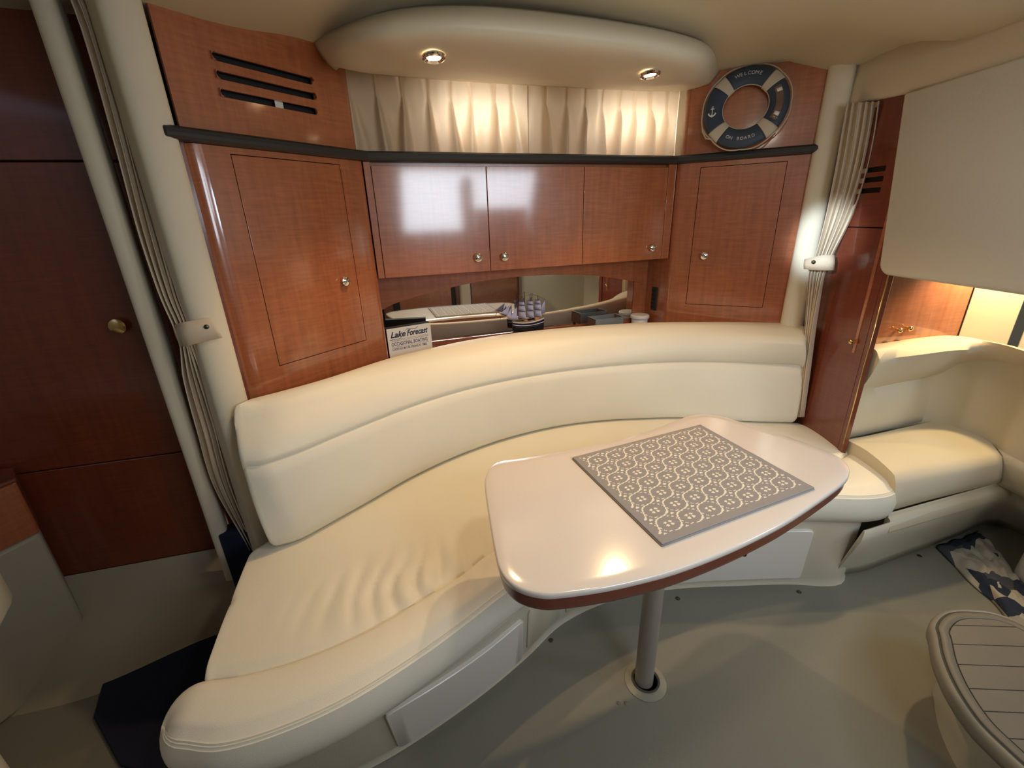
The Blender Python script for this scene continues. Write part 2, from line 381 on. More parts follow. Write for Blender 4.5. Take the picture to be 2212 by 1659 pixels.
round_slab('upper_step', (-1.36, .56), .30, .20, .50, .735, M['gel'], st, .5, 2.4, .07)
round_slab('lower_step', (-1.12, .34), .22, .22, .0, .42, M['gel'], st, .5, 2.4, .06)
round_slab('step_riser', (-1.40, .36), .24, .22, .0, .50, M['gel'], st, .5, 2.4, .02)

# ---- padded posts
def post(name, a, b, z0, z1, label, depth=.05, seg=18):
    """half-round padded post between plan points a and b"""
    a, b = Vector((*a, 0)), Vector((*b, 0)); t = (b - a); n = Vector((t.y, -t.x, 0)).normalized()
    if n.dot(-a) < 0: n = -n
    poly = [tuple((a + t * (0.5 - 0.5 * math.cos(PI * k / seg)) + n * depth * math.sin(PI * k / seg) ** .7)[:2]) for k in range(seg + 1)]
    back = [tuple((b - n * .05)[:2]), tuple((a - n * .05)[:2])]
    return tag(prism(name, poly + back, z0, z1, M['pad']), label, kind='structure')
post('trim_3', (-.838, 1.128), (-.784, 1.195), .05, 1.86, 'round padded cream post at the left end of the cabinets', .028)
post('trim_4', (-.985, 1.150), (-.945, 1.172), .20, 1.86, 'narrow padded cream post left of the drape', .022)
post('trim_5', (1.186, 1.868), (1.248, 1.812), .30, 1.80, 'round padded cream post at the right end of the cabinets', .028)

# ---- left and right tied drapes
def drape(name, left, right, folds, amp, label, group=None, phase=0, sub=6, ncol=90, tie=None):
    Lp = cat(left, sub); Rp = cat(right, sub); rows = []; nr = len(Lp)
    for i, (a, b) in enumerate(zip(Lp, Rp)):
        t = (b - a); wd = Vector((t.x, t.y, 0)); n = Vector((wd.y, -wd.x, 0)).normalized()
        if n.dot(Vector((a.x, a.y, 0))) > 0: n = -n
        row = []
        for k in range(ncol):
            s = k / (ncol - 1); z = a.z + (b.z - a.z) * s
            f = folds * s * 2 * PI + phase
            wob = 1.3 * noise.noise(Vector((s * 3.1, a.z * 2.5, phase)))
            d = amp * (math.sin(f + wob) + .35 * math.sin(2.3 * f + 1.7 + 2 * wob) + .25 * noise.noise(Vector((s * 9, a.z * 4, phase + 5))))
            sl = .0 + .004 * math.cos(f + wob)
            row.append(a + t * s + n * d + wd.normalized() * sl)
        rows.append(row)
    o = grid(name, rows, M['drape'], None); md = o.modifiers.new('solid', 'SOLIDIFY'); md.thickness = .0015
    return tag(o, label, 'curtain')
ld = empty('drape', (-.88, 1.15, .3), 'long cream drape gathered by a tieback in the aft doorway', 'curtain')
Ll = [(-.905, 1.150, 1.84)] + [(-0.8989, 1.1505, 1.7109), (-0.9021, 1.1479, 1.5012), (-0.9069, 1.1442, 1.3000), (-0.8965, 1.1397, 1.1538), (-0.8782, 1.1286, 1.0711), (-0.8759, 1.1304, 1.0143), (-0.9017, 1.1355, 0.9148), (-0.9143, 1.1383, 0.7575), (-0.9155, 1.1373, 0.5698), (-0.8848, 1.1614, 0.3197), (-0.8845, 1.1616, 0.2518)]
Lr = [(-.845, 1.150, 1.84)] + [(-0.8409, 1.1935, 1.7238), (-0.8470, 1.1892, 1.5059), (-0.8485, 1.1758, 1.2974), (-0.8429, 1.1551, 1.1497), (-0.8375, 1.1467, 1.0656), (-0.8449, 1.1413, 1.0102), (-0.8495, 1.1627, 0.9030), (-0.8572, 1.1819, 0.7333), (-0.8610, 1.1791, 0.5396), (-0.8593, 1.1804, 0.3020), (-0.8606, 1.1794, 0.2342)]
c = drape('cloth', Ll, Lr, 5.5, .011, None, phase=.7); c.parent = ld; c.matrix_parent_inverse = ld.matrix_world.inverted(); del c['category']
# tieback band
def band(name, poly_rows, m, par, th=.003):
    return grid(name, [resamp(cat(r, 6), 16) for r in poly_rows], m, par, thick=th)
tb = band('tieback', [[(-0.8860, 1.1352, 1.0649), (-0.8374, 1.1032, 1.0792), (-0.8074, 1.1093, 1.0828), (-0.7808, 1.1281, 1.0851), (-0.7742, 1.1327, 1.0716)],
    [(-0.8864, 1.1348, 1.0388), (-0.8396, 1.0990, 1.0501), (-0.8084, 1.1048, 1.0524), (-0.7826, 1.1232, 1.0544), (-0.7703, 1.1342, 1.0488)],
    [(-0.8840, 1.1367, 1.0102), (-0.8416, 1.1000, 1.0179), (-0.8123, 1.1057, 1.0240), (-0.7853, 1.1250, 1.0266), (-0.7673, 1.1386, 1.0287)]], M['drape'], ld)
lathe('snap', [(.006, 0), (.006, .002), (.003, .0035), (.0001, .004)], (-0.7873, 1.1175, 1.0633), Vector((-0.7487, 1.0627, 1.0749)) - Vector((-0.8063, 1.1445, 1.0576)), M['button'], ld, 14)

rd = empty('drape', (1.24, 1.75, .4), 'cream drape tied back beside the forward door, right of the cabinets', 'curtain')
Rl = [(1.2081, 1.7542, 1.6434), (1.2106, 1.7525, 1.5465), (1.2139, 1.7503, 1.4269), (1.2150, 1.7495, 1.2850), (1.2044, 1.7447, 1.1432), (1.1921, 1.7410, 1.0969), (1.1963, 1.7502, 1.0461), (1.2139, 1.7381, 0.8807), (1.2272, 1.7287, 0.7051), (1.2435, 1.7170, 0.4530)]
Rr = [(1.2613, 1.6790, 1.6297), (1.2688, 1.6734, 1.5321), (1.2705, 1.6720, 1.4180), (1.2609, 1.6793, 1.2827), (1.2333, 1.6997, 1.1453), (1.2204, 1.6967, 1.1002), (1.2205, 1.7089, 1.0504), (1.2249, 1.7057, 0.8874), (1.2335, 1.6995, 0.7141), (1.2475, 1.6893, 0.4658)]
c = drape('cloth', Rl, Rr, 5.0, .012, None, phase=2.2); c.parent = rd; c.matrix_parent_inverse = rd.matrix_world.inverted(); del c['category']
band('tieback', [[(1.1486, 1.7341, 1.1198), (1.1574, 1.7041, 1.1288), (1.1779, 1.6778, 1.1386), (1.2090, 1.6679, 1.1383), (1.2459, 1.7152, 1.1303)],
    [(1.1491, 1.7338, 1.0990), (1.1581, 1.6976, 1.1056), (1.1790, 1.6709, 1.1124), (1.2110, 1.6603, 1.1140), (1.2507, 1.7117, 1.1064)],
    [(1.1526, 1.7314, 1.0834), (1.1642, 1.6995, 1.0829), (1.1862, 1.6720, 1.0834), (1.2163, 1.6626, 1.0834), (1.2538, 1.7095, 1.0789)]], M['drape'], rd)
lathe('snap', [(.007, 0), (.007, .002), (.004, .004), (.0001, .005)], (1.1539, 1.6884, 1.1133), Vector((1.1285, 1.6512, 1.1174)) - Vector((1.1849, 1.7338, 1.1083)), M['button'], rd, 14)

# ---- forward door
DX = 1.262
d2 = struct('door_2', (DX, 1.65, .45), 'mahogany forward door with three vent slots')
box('backing', DX + .012, 1.484, .30, DX + .02, 1.86, 1.70, M['gap'], d2)
def slotted(name, x0, x1, y0, y1, z0, z1, slots, m, par):
    """panel across y,z with rounded slots cut by building strips around them (one mesh)"""
    bm = bmesh.new(); ys0, ys1 = slots[0][0], slots[0][1]
    def bxx(a, b, c, d):
        r = bmesh.ops.create_cube(bm, size=1); 
        for v_ in r['verts']: v_.co = Vector(((x0 + x1) / 2 + v_.co.x * (x1 - x0), (a + b) / 2 + v_.co.y * (b - a), (c + d) / 2 + v_.co.z * (d - c)))
    bxx(y0, ys0, z0, z1); bxx(ys1, y1, z0, z1); zz = z0
    for s in slots: bxx(ys0, ys1, zz, s[2]); zz = s[3]
    bxx(ys0, ys1, zz, z1)
    bmesh.ops.remove_doubles(bm, verts=bm.verts, dist=1e-5)
    me = bpy.data.meshes.new(name); bm.to_mesh(me); bm.free(); return link(name, me, m, par, False)
zj = (1.2620, 1.6557, 1.2341)[2]
sl = [((1.2620, 1.5880, 1.3894)[1], (1.2620, 1.5880, 1.3894)[1] + .20, (1.2620, 1.6289, 1.3462)[2], (1.2620, 1.6344, 1.3626)[2]), (0, 0, (1.2620, 1.6404, 1.3806)[2], (1.2620, 1.6459, 1.3970)[2]), (0, 0, (1.2620, 1.6508, 1.4119)[2], (1.2620, 1.6563, 1.4283)[2])]
slotted('upper_panel', DX, DX + .012, 1.474, 1.86, zj + .002, 1.70, sl, M['mahshade'], d2)
box('lower_panel', DX, 1.486, .30, DX + .012, 1.86, zj - .002, M['mahshade'], d2, .001)
box('edge_strip', DX - .004, 1.458, .30, DX + .014, 1.481, 1.70, M['mahshade'], d2, .002)
tube('hinge', [(DX - .006, 1.4575, .46), (DX - .006, 1.4575, 1.09)], .0022, M['brass'], d2, 6)
knob((1.2620, 1.5343, 0.8409), (-1, 0, 0), d2, 'brass', .010)
# header beam over the forward doorway
hb = [[(1.248, 1.83, z) for z in ()]]
rows = []
for y, zb, zt in ((1.86, 1.645, 1.80), (1.80, 1.645, 1.78), (1.55, 1.625, 1.765), (1.26, 1.60, 1.735), (1.0, 1.575, 1.71), (.6, 1.54, 1.70)):
    rows.append([(1.43, y, zb), (1.262, y, zb), (1.252, y, zb + .004), (1.248, y, zb + .014), (1.250, y, (zb + zt) / 2), (1.256, y, zt - .03), (1.262, y, zt + .06), (1.43, y, zt + .06)])
tag(grid('trim_6', rows, M['soffit'], closed_r=True, cap=True), 'cream header beam over the forward doorway', kind='structure')
# big cream overhead locker front
rows = []
for y, ins in ((1.0, 0), (.8, 0)): pass
def rrect_loop(y0, y1, z0, z1, r, lean, n=7):
    out = []
    for cx, cz, a0 in ((y1 - r, z0 + r, -90), (y1 - .004, z1 - .004, 0), (y0 + .004, z1 - .004, 90), (y0 + r, z0 + r, 180)):
        rr = r if cz < (z0 + z1) / 2 else .004
        for k in range(n):
            a = math.radians(a0 + 90 * k / (n - 1)); y = cx + rr * math.cos(a); z = cz + rr * math.sin(a)
            out.append((y + lean * max(0, min(1, (z - z0) / (z1 - z0))) * (1 if y > 1.2 else 0), z))
    return out
lp0 = rrect_loop(.76, 1.484, 1.090, 1.625, .035, .077); lp1 = rrect_loop(.77, 1.474, 1.10, 1.618, .03, .077)
vs_rows = [[(1.2570, y, z) for y, z in lp0], [(1.247, y, z) for y, z in lp0], [(1.2405, y + (q[0] - y) * .4, z + (q[1] - z) * .4) for (y, z), q in zip(lp0, lp1)], [(1.238, y, z) for y, z in lp1]]
ole = empty('overhead_locker', (1.24, 1.1, 1.09), None, None)
ol = grid('front', vs_rows, M['slab'], ole, closed_r=True, cap=True); sharp(ol.data, 50)
box('carcass', 1.2585, .78, 1.105, 1.56, 1.44, 1.60, M['slab'], ole, .01)
tag(ole, 'large plain pale cream overhead locker hanging at the upper right', 'locker')

# ---- mahogany cabinets
def frame_face(name, a, b, z0, z1, door, m, par, th=.02, nrm=None):
    """upright board from plan point a to b with a door opening; door=(s0,s1,zb,zt) in metres along a->b"""
    a, b = Vector((*a, 0)), Vector((*b, 0)); t = (b - a).normalized(); Ln = (b - a).length; n = Vector((t.y, -t.x, 0))
    s0, s1, zb, zt = door
    def P(s, z, d): return a + t * s + Vector((0, 0, z)) - n * d
    vs = []; 
    for d in (0, th):
        vs += [P(0, z0, d), P(Ln, z0, d), P(Ln, z1, d), P(0, z1, d), P(s0, zb, d), P(s1, zb, d), P(s1, zt, d), P(s0, zt, d)]
    fs = []
    for i in range(4):
        j = (i + 1) % 4; fs.append((i, j, 4 + j, 4 + i)); fs.append((8 + i, 12 + i, 12 + j, 8 + j)); fs.append((i, 8 + i, 8 + j, j)); fs.append((4 + i, 4 + j, 12 + j, 12 + i))
    o = mesh(name, vs, fs, m, par, False); return o, P, n, t
def cab_door(P, s0, s1, zb, zt, m, par, n, g=.0018, name='door'):
    c0 = (P(s0 + g, zb + g, -.0005) + P(s1 - g, zt - g, .017)) / 2
    t = (P(1, 0, 0) - P(0, 0, 0)).normalized()
    return obox(name, c0, t * ((s1 - s0) / 2 - g), n * .0088, (0, 0, (zt - zb) / 2 - g), m, par, .0012)
def s_of(a, b, p):
    a, b = Vector(a), Vector(b); t = (b - a).normalized(); return (Vector(p[:2]) - a).dot(t)
def quarter(name, c, d0, d1, r, z0, z1, m, par, seg=8):
    """rounded vertical edge strip: arc from c+d0*r to c+d1*r"""
    c = Vector((*c, 0)); d0, d1 = Vector((*d0, 0)).normalized(), Vector((*d1, 0)).normalized()
    A = [c + (d0.slerp(d1, k / seg)) * r for k in range(seg + 1)]
    return grid(name, [[p + Vector((0, 0, z)) for p in A] for z in (z0, z1)], m, par)
# left corner cabinet
tA = (Vector(PB) - Vector(PA)).normalized(); nA = Vector((tA.y, -tA.x))
tC = (Vector(PD) - Vector(PC)).normalized(); nC = Vector((tC.y, -tC.x))
VR = .022
a1 = Vector(PA) + tA * .050; b1 = Vector(PB) - tA * .030
cl = empty('corner_cabinet', (-.63, 1.43, .78), 'tall mahogany corner cabinet left of the sign, single door', 'cabinet')
dTL, dTR, dBL, dBR = (-0.7213, 1.2913, 1.4829), (-0.5385, 1.5766, 1.4838), (-0.7197, 1.2937, 0.8984), (-0.5332, 1.5849, 0.8936)
s0, s1 = (s_of(a1, b1, dTL) + s_of(a1, b1, dBL)) / 2, (s_of(a1, b1, dTR) + s_of(a1, b1, dBR)) / 2
fr, P, n, t = frame_face('face_frame', a1, b1, .76, 1.4995, (s0, s1, .895, 1.4835), M['mah'], cl)
obox('interior', (P(s0, .895, .03) + P(s1, 1.4835, .03)) / 2, t * .2, n * .004, (0, 0, .31), M['gap'], cl)
dr = cab_door(P, s0, s1, .895, 1.4835, M['mah'], cl, n)
kn = (-0.5674, 1.5314, 1.1190); knob(kn, n, dr)
# rounded stiles at both ends
e0 = a1 - Vector(n[:2]) * .05; quarter('left_stile', e0, n[:2], (-tA - .2 * nA), .05, .76, 1.4995, M['mah'], cl, 12)
e1 = b1 - Vector(n[:2]) * .03; quarter('right_stile', e1, n[:2], tA, .03, .76, 1.4995, M['mah'], cl, 12)
obox('side_strip', Vector((*(Vector(PA) + tA * .006 - nA * .045), 1.13)), Vector((*(tA + nA * .1), 0)) * .012, Vector((*nA, 0)) * .03, (0, 0, .372), M['mahshade'], cl)
# right corner cabinet
b2 = Vector(PD) - tC * .032; a2 = Vector(PC) + tC * .030
cr_ = empty('corner_cabinet', (.98, 1.97, .78), 'tall mahogany corner cabinet under the ring buoy, knob at its left', 'cabinet')
s0, s1 = (s_of(a2, b2, (0.8319, 2.0445, 1.4817)) + s_of(a2, b2, (0.8298, 2.0456, 0.8974))) / 2, (s_of(a2, b2, (1.1156, 1.9027, 1.4738)) + s_of(a2, b2, (1.1170, 1.9020, 0.9163))) / 2
fr, P, n, t = frame_face('face_frame', a2, b2, .78, 1.4995, (s0, s1, .900, 1.481), M['mah'], cr_)
obox('interior', (P(s0, .9, .03) + P(s1, 1.481, .03)) / 2, t * .19, n * .004, (0, 0, .31), M['gap'], cr_)
dr = cab_door(P, s0, s1, .900, 1.481, M['mah'], cr_, n); knob((0.8807, 2.0202, 1.1207), n, dr)
e1 = b2 - Vector(n[:2]) * .03; quarter('right_stile', e1, n[:2], tC, .03, .78, 1.4995, M['mah'], cr_, 12)
e0 = a2 - Vector(n[:2]) * .03; quarter('left_stile', e0, n[:2], -tC, .03, .78, 1.4995, M['mah'], cr_, 12)

# centre overhead cabinet: three flap doors
cc = empty('overhead_cabinet', L(0, -.08, 1.107), 'mahogany overhead cabinet with three doors above the mirror niche', 'cabinet')
def ubox(name, u0, u1, v0, v1, z0, z1, m, par=None, b=0.0):
    c = L((u0 + u1) / 2, (v0 + v1) / 2, (z0 + z1) / 2)
    return obox(name, c, Vector((UX, UY, 0)) * (u1 - u0) / 2, Vector((UY, -UX, 0)) * (v1 - v0) / 2, (0, 0, (z1 - z0) / 2), m, par, b)
CT = 1.500; CBz = 1.107
ubox('carcass', -.640, .640, -.17, -.022, CBz, CT, M['mah'], cc)
uj = [toL((-0.4631, 1.6761, 1.3201))[0], toL((-0.0704, 1.8117, 1.3085))[0], toL((0.3210, 1.9467, 1.3059))[0], toL((0.7081, 2.0804, 1.2951))[0]]
ubox('filler', -.652, uj[0] - .001, -.022, 0, CBz, CT, M['mah'], cc, .001)
ubox('filler', uj[3] + .001, .652, -.022, 0, CBz, CT, M['mah'], cc, .001)
kn = [(-0.1211, 1.7942, 1.1624), (-0.0167, 1.8302, 1.1598), (0.6534, 2.0615, 1.1592)]
for i in range(3):
    dr = ubox('door', uj[i] + .0012, uj[i + 1] - .0012, -.020, .0, CBz, CT - .012, M['mah'], cc, .0012)
    knob(kn[i], (UY, -UX, 0), dr)

# niche: shelf, arched mirror board, mirror
nz = .775; MV = -.155
tag(ubox('shelf', -.655, .655, MV - .012, -.008, nz - .02, nz, M['mahh']), 'glossy mahogany niche shelf behind the sofa', 'shelf')
tag(ubox('trim_7', -.70, .70, MV - .001, MV + .004, nz, .803, M['mahh']), 'mahogany upstand under the mirror', kind='structure')
mr = ubox('mirror', -.64, .578, MV - .008, MV, .80, 1.08, M['glass'])
tag(mr, 'long frameless mirror set in the niche behind the sofa', 'mirror')
tag(ubox('trim_8', .580, .70, MV - .012, MV + .002, nz, 1.107, M['mah']), 'mahogany panel right of the mirror', kind='structure')
# arched board above the mirror
up = [(-.66, .958), (-.60, .984), (-.50, 1.008), (-.40, 1.026), (-.30, 1.040), (-.18, 1.052), (-.05, 1.057), (.1, 1.055), (.25, 1.045), (.35, 1.034), (.46, 1.014), (.58, .99), (.62, .98)]
top = [(p[0], 1.107) for p in up]
vs = []; fs = []
for v_ in (MV + .001, MV + .010):
    vs += [L(a, v_, z) for a, z in up] + [L(a, v_, z) for a, z in top]
nn = len(up)
for k in range(nn - 1):
    fs += [(k, k + 1, nn + k + 1, nn + k), (2 * nn + k, 3 * nn + k, 3 * nn + k + 1, 2 * nn + k + 1), (k, 2 * nn + k, 2 * nn + k + 1, k + 1)]
tag(mesh('trim_9', vs, fs, M['mah'], None, False), 'arched mahogany fascia over the mirror', kind='structure')
tag(ubox('trim_10', -.672, -.655, MV, -.012, nz, CBz, M['mah']), 'left cheek of the niche', kind='structure')
rc = ubox('trim_11', .655, .672, MV, -.005, nz, CBz, M['mah']); tag(rc, 'right cheek of the niche', kind='structure')
# speaker vent on the right cheek
vt = empty('niche_vent', L(.652, -.07, .86), 'narrow black vent strip on the right cheek of the niche', 'vent')
ubox('plate', .647, .6552, -.095, -.060, .852, .965, M['vent'], vt, .001)
for k in range(5): ubox('fin', .645, .6475, -.093, -.062, .862 + k * .020, .870 + k * .020, M['black'], vt)

# upper mahogany wall panels with slots
def upper_panel(name, a, b, slots, label, z0=1.53, z1=1.85):
    a, b = Vector((*a, 0)), Vector((*b, 0)); t = (b - a).normalized(); n = Vector((t.y, -t.x, 0)); Ln = (b - a).length
    e = struct(name, a + Vector((0, 0, z0)), label)
    def P(s, z, d): return a + t * s + Vector((0, 0, z)) - n * d
    if not slots:
        obox('board', (P(0, z0, .008) + P(Ln, z1, .008)) / 2, t * Ln / 2, n * .008, (0, 0, (z1 - z0) / 2), M['mah'], e, .002); return e, P, n
    sA, sB = slots[0][0], slots[0][1]; bm = bmesh.new(); NS = 8
    # outline of one strip between two slots, ends rounded: build the face as strips around stadium holes
    def addq(pts):
        vsn = [bm.verts.new(p) for p in pts]; bm.faces.new(vsn)
    def face(poly, d=0): addq([P(s, z, d) for s, z in poly])
    zs = [z0]
    for s in slots: zs += [s[2], s[3]]
    zs.append(z1)
    face([(0, z0), (sA, z0), (sA, z1), (0, z1)]); face([(sB, z0), (Ln, z0), (Ln, z1), (sB, z1)])
    for i in range(0, len(zs), 2): face([(sA, zs[i]), (sB, zs[i]), (sB, zs[i + 1]), (sA, zs[i + 1])])
    for s in slots:
        zc, r = (s[2] + s[3]) / 2, (s[3] - s[2]) / 2
        for cx, sg in ((sA, 1), (sB, -1)):
            for q in (-1, 1):
                arc = [(cx + sg * (r - r * math.cos(PI / 2 * k / NS)), zc + q * r * math.sin(PI / 2 * k / NS)) for k in range(NS + 1)]
                face(arc + [(cx, zc + q * r)])
        ring = [(sA + r - r * math.cos(PI * k / NS), zc + r * math.sin(-PI / 2 * 0) + r * math.sin(PI * (k / NS))) for k in ()]
    bmesh.ops.recalc_face_normals(bm, faces=bm.faces)
    me = bpy.data.meshes.new('board'); bm.to_mesh(me); bm.free(); o = link('board', me, M['mah'], e, False)
    md = o.modifiers.new('solid', 'SOLIDIFY'); md.thickness = .008; md.offset = -1 if me.polygons[0].normal.dot(n) > 0 else 1
    obox('slot_backing', (P(sA, slots[0][2], .03) + P(sB, slots[-1][3], .03)) / 2, t * (sB - sA) * .55, n * .003, (0, 0, .07), M['black'], e)
    return e, P, n
ua, ub = Vector(PA) + tA * .012, Vector(PB) - tA * .040
sa = [s_of(ua, ub, (-0.7162, 1.2992, 1.7001)), s_of(ua, ub, (-0.5637, 1.5372, 1.6955))]
upper_panel('wall_left', ua, ub, [(sa[0], sa[1], 1.614, 1.632), (0, 0, 1.653, 1.671), (0, 0, 1.692, 1.710)], 'mahogany panel with three slots above the rail')
obox('slot_label', (Vector((-0.6261, 1.4399, 1.6243)) + Vector((*-nA, 0)) * .012), Vector((*tA, 0)) * .012, Vector((*nA, 0)) * .001, (0, 0, .008), M['hatch'], None)
tag(bpy.data.objects['slot_label'], 'small white sticker inside the lowest wall slot', 'sticker')
upper_panel('wall_right', Vector(PC) + tC * .035, Vector(PD) - tC * .002, None, 'mahogany panel behind the ring buoy')
quarter('trim_12', ub - nA * .02, nA, tA, .02, 1.53, 1.83, M['mah'], None); tag(bpy.data.objects['trim_12'], 'rounded mahogany edge beside the window curtain', kind='structure')
quarter('trim_13', Vector(PC) + tC * .035 - nC * .02, nC, -tC, .02, 1.53, 1.83, M['mah'], None); tag(bpy.data.objects['trim_13'], 'rounded mahogany edge right of the window curtain', kind='structure')

# ---- window recess, panes, curtain
rec = ubox('wall_window', -.72, .72, -.155, -.145, 1.50, 1.84, M['soffit']); tag(rec, 'cream recess wall behind the window curtain', kind='structure')
for i, (ua_, ub_) in enumerate(((-.352, -.045), (.292, .640))):
    w_ = struct('window_%d' % (i + 1), L((ua_ + ub_) / 2, -.14, 1.61), 'bright portlight behind the curtain')
    ubox('pane', ua_, ub_, -.142, -.138, 1.618, 1.700, M['pane'], w_)
    for (a, b, z0, z1) in ((ua_ - .014, ub_ + .014, 1.604, 1.618), (ua_ - .014, ub_ + .014, 1.70, 1.714), (ua_ - .014, ua_, 1.618, 1.70), (ub_, ub_ + .014, 1.618, 1.70)):
        ubox('frame', a, b, -.145, -.132, z0, z1, M['chrome'], w_)
for sg_ in (-1, 1): tag(ubox('trim_%d' % (17 + sg_), *sorted((sg_ * .668, sg_ * .70)), -.15, .004, 1.50, 1.80, M['soffit']), ('right' if sg_ > 0 else 'left') + ' cream jamb of the window recess', kind='structure')
ple = [-.666, -.577, -.491, -.404, -.324, -.247, -.157, -.087, .049, .136, .213, .29, .373, .448, .523, .608]
def pleat_curtain(u0, u1, pl, label, ph):
    z0, z1 = 1.5335, 1.80; nz_, nu = 34, int((u1 - u0) / .0028); rows = []
    for i in range(nz_ + 1):
        z = z0 + (z1 - z0) * i / nz_; row = []
        for j in range(nu + 1):
            u = u0 + (u1 - u0) * j / nu; d = 0
            for k, p in enumerate(pl):
                tt = (1.705 - z) / .17
                if tt <= 0: wdt, amp = .0045 + .006 * min(1, -tt * 2), .012 + .004 * min(1, -tt * 2)
                else: wdt, amp = .0045 + .014 * tt ** .75, .018 + .020 * min(1, tt * 3)
                x = (u - p - (.012 * tt if tt > 0 else 0) * math.sin(k * 2.1 + ph)) / wdt
                d += amp * math.exp(-x * x) * (1 + .25 * math.sin(k * 3.3))
                if tt > 0: d -= .016 * min(1, tt * 2) * math.exp(-((x - 1.9) ** 2))
            d += .004 * noise.noise(Vector((u * 9, z * 5, ph))) + .003 * noise.noise(Vector((u * 30, z * 9, ph)))
            row.append(L(u, -.045 + d, z + .002 * noise.noise(Vector((u * 20, 3, ph))) * (1 if i == 0 else 0)))
        rows.append(row)
    o = grid('window_curtain', rows, M['cloth'], None)
    return tag(o, label, 'curtain')
pleat_curtain(-.685, -.020, ple[:8], 'left half of the short pinch-pleated cream window curtain', 0)
pleat_curtain(-.024, .667, ple[8:], 'right half of the short pinch-pleated cream window curtain', 1.7)

# ---- black leather rail
rp = [Vector((*(Vector(PA) - tA * .035), 0)), Vector((*PB, 0)), Vector((*PC, 0)), Vector((*(Vector(PD) + tC * .028), 0))]
def offs(d):
    out = []
    ns = [Vector((*nA, 0)), Vector((UY, -UX, 0)), Vector((*nC, 0))]
    for i, p in enumerate(rp):
        if i == 0: out.append(p + ns[0] * d)
        elif i == 3: out.append(p + ns[2] * d)
        else:
            m_ = (ns[i - 1] + ns[i]).normalized(); out.append(p + m_ * d / m_.dot(ns[i]))
    return out
prof = [(-.03, 1.5005), (.010, 1.5005), (.020, 1.502), (.027, 1.508), (.029, 1.515), (.027, 1.524), (.020, 1.530), (.010, 1.532), (-.03, 1.532)]
cols = [offs(d) for d, z in prof]; rows = []
for i in range(4):
    rows.append([cols[k][i] + Vector((0, 0, prof[k][1])) for k in range(len(prof))])
rl = grid('rail', rows, M['rail'], None, True, cap=True); sharp(rl.data, 25); bev(rl, .004, 2, 40)
tag(rl, 'long black padded rail across the top of the mahogany cabinets', 'rail')
tag(ubox('trim_14', -.66, .66, -.15, -.026, 1.500, 1.531, M['mahh']), 'sill board behind the rail', kind='structure')

# ---- soffit with downlights
wallc = [(-0.5506, 1.5578, 1.7939)] 
bk = [(-0.5146, 1.6139, 1.7508), (-.500, 1.628, 1.767)] + [L(-.60, -.02, 1.766), L(-.3, -.05, 1.768), L(0, -.05, 1.770), L(.35, -.04, 1.772), L(.62, -.01, 1.774)] + [L(.68, .02, 1.774), (0.7680, 2.0765, 1.7723)]
md_ = [(-0.5287, 1.5918, 1.7607)] + [(-0.4232, 1.4716, 1.7120), (-0.3063, 1.4754, 1.7120), (-0.1938, 1.4868, 1.7120), (0.0226, 1.5690, 1.7120), (0.2461, 1.6497, 1.7120), (0.5049, 1.7412, 1.7120), (0.6156, 1.7215, 1.7120)] + [(0.8039, 2.0026, 1.7738), (0.8340, 2.0435, 1.7925)]
lp = [(-0.5420, 1.5711, 1.7806)] + [(-0.3548, 1.2137, 1.7020), (-0.2362, 1.1820, 1.7020), (-0.0845, 1.2044, 1.7020), (0.1091, 1.2638, 1.7020), (0.3018, 1.3281, 1.7020), (0.4516, 1.3873, 1.7020), (0.5757, 1.4833, 1.7020)] + [(0.8176, 1.9734, 1.8037), (0.8560, 2.0325, 1.8107)]
fr_ = [(-0.5470, 1.5633, 1.7955)] + [(-0.4092, 1.3246, 1.7450), (-0.2595, 1.2558, 1.7450), (-0.0866, 1.2589, 1.7450), (0.1137, 1.3163, 1.7450), (0.3411, 1.3988, 1.7450), (0.5219, 1.4867, 1.7450), (0.6237, 1.5703, 1.7450)] + [(0.8216, 1.9714, 1.8327), (0.8630, 2.0290, 1.8280)]
tp = [(-0.5498, 1.5590, 1.8078)] + [(-0.4513, 1.4897, 1.8150), (-0.2747, 1.3995, 1.8150), (-0.0936, 1.3864, 1.8150), (0.0865, 1.4260, 1.8150), (0.3129, 1.5064, 1.8150), (0.5159, 1.6006, 1.8150), (0.6565, 1.7012, 1.8150)] + [(0.8224, 1.9710, 1.8516), (0.8667, 2.0272, 1.8472)]
N = 48
Cs = [resamp(cat(c_, 8), N) for c_ in (bk, md_, lp, fr_, tp)]
def blend(a, b, n): return [[p.lerp(q, k / n) for p, q in zip(a, b)] for k in range(n)]
rows = blend(Cs[0], Cs[1], 4) + [Cs[1]]
for k in range(1, 12):   # rolled front lip, quadratic through the lip line
    t_ = k / 12
    rows.append([p * (1 - t_) ** 3 + q * 3 * t_ * (1 - t_) ** 2 + r * 3 * t_ * t_ * (1 - t_) + s * t_ ** 3 for p, q, r, s in zip(Cs[1], Cs[2], Cs[3], Cs[4])])
rows.append(Cs[4])
tag(grid('trim_15', rows, M['soffit'], thick=.006), 'rounded cream soffit carrying the downlights', kind='structure')
def downlight(px, label):
    p = Vector(px); e = empty('downlight', p, label, 'lamp', None)
    nn_ = Vector((.05, -.10, -1)).normalized()
    lathe('bezel', [(.019, -.004), (.030, -.004), (.032, .000), (.030, .004), (.024, .006), (.019, .002)], p, nn_, M['chrome'], e, 28, cap=False)
    lathe('lens', [(.0001, .0), (.012, -.001), (.019, -.0015)][::-1], p + nn_ * .0015, nn_, M['lamp'], e, 24)
    return p, nn_
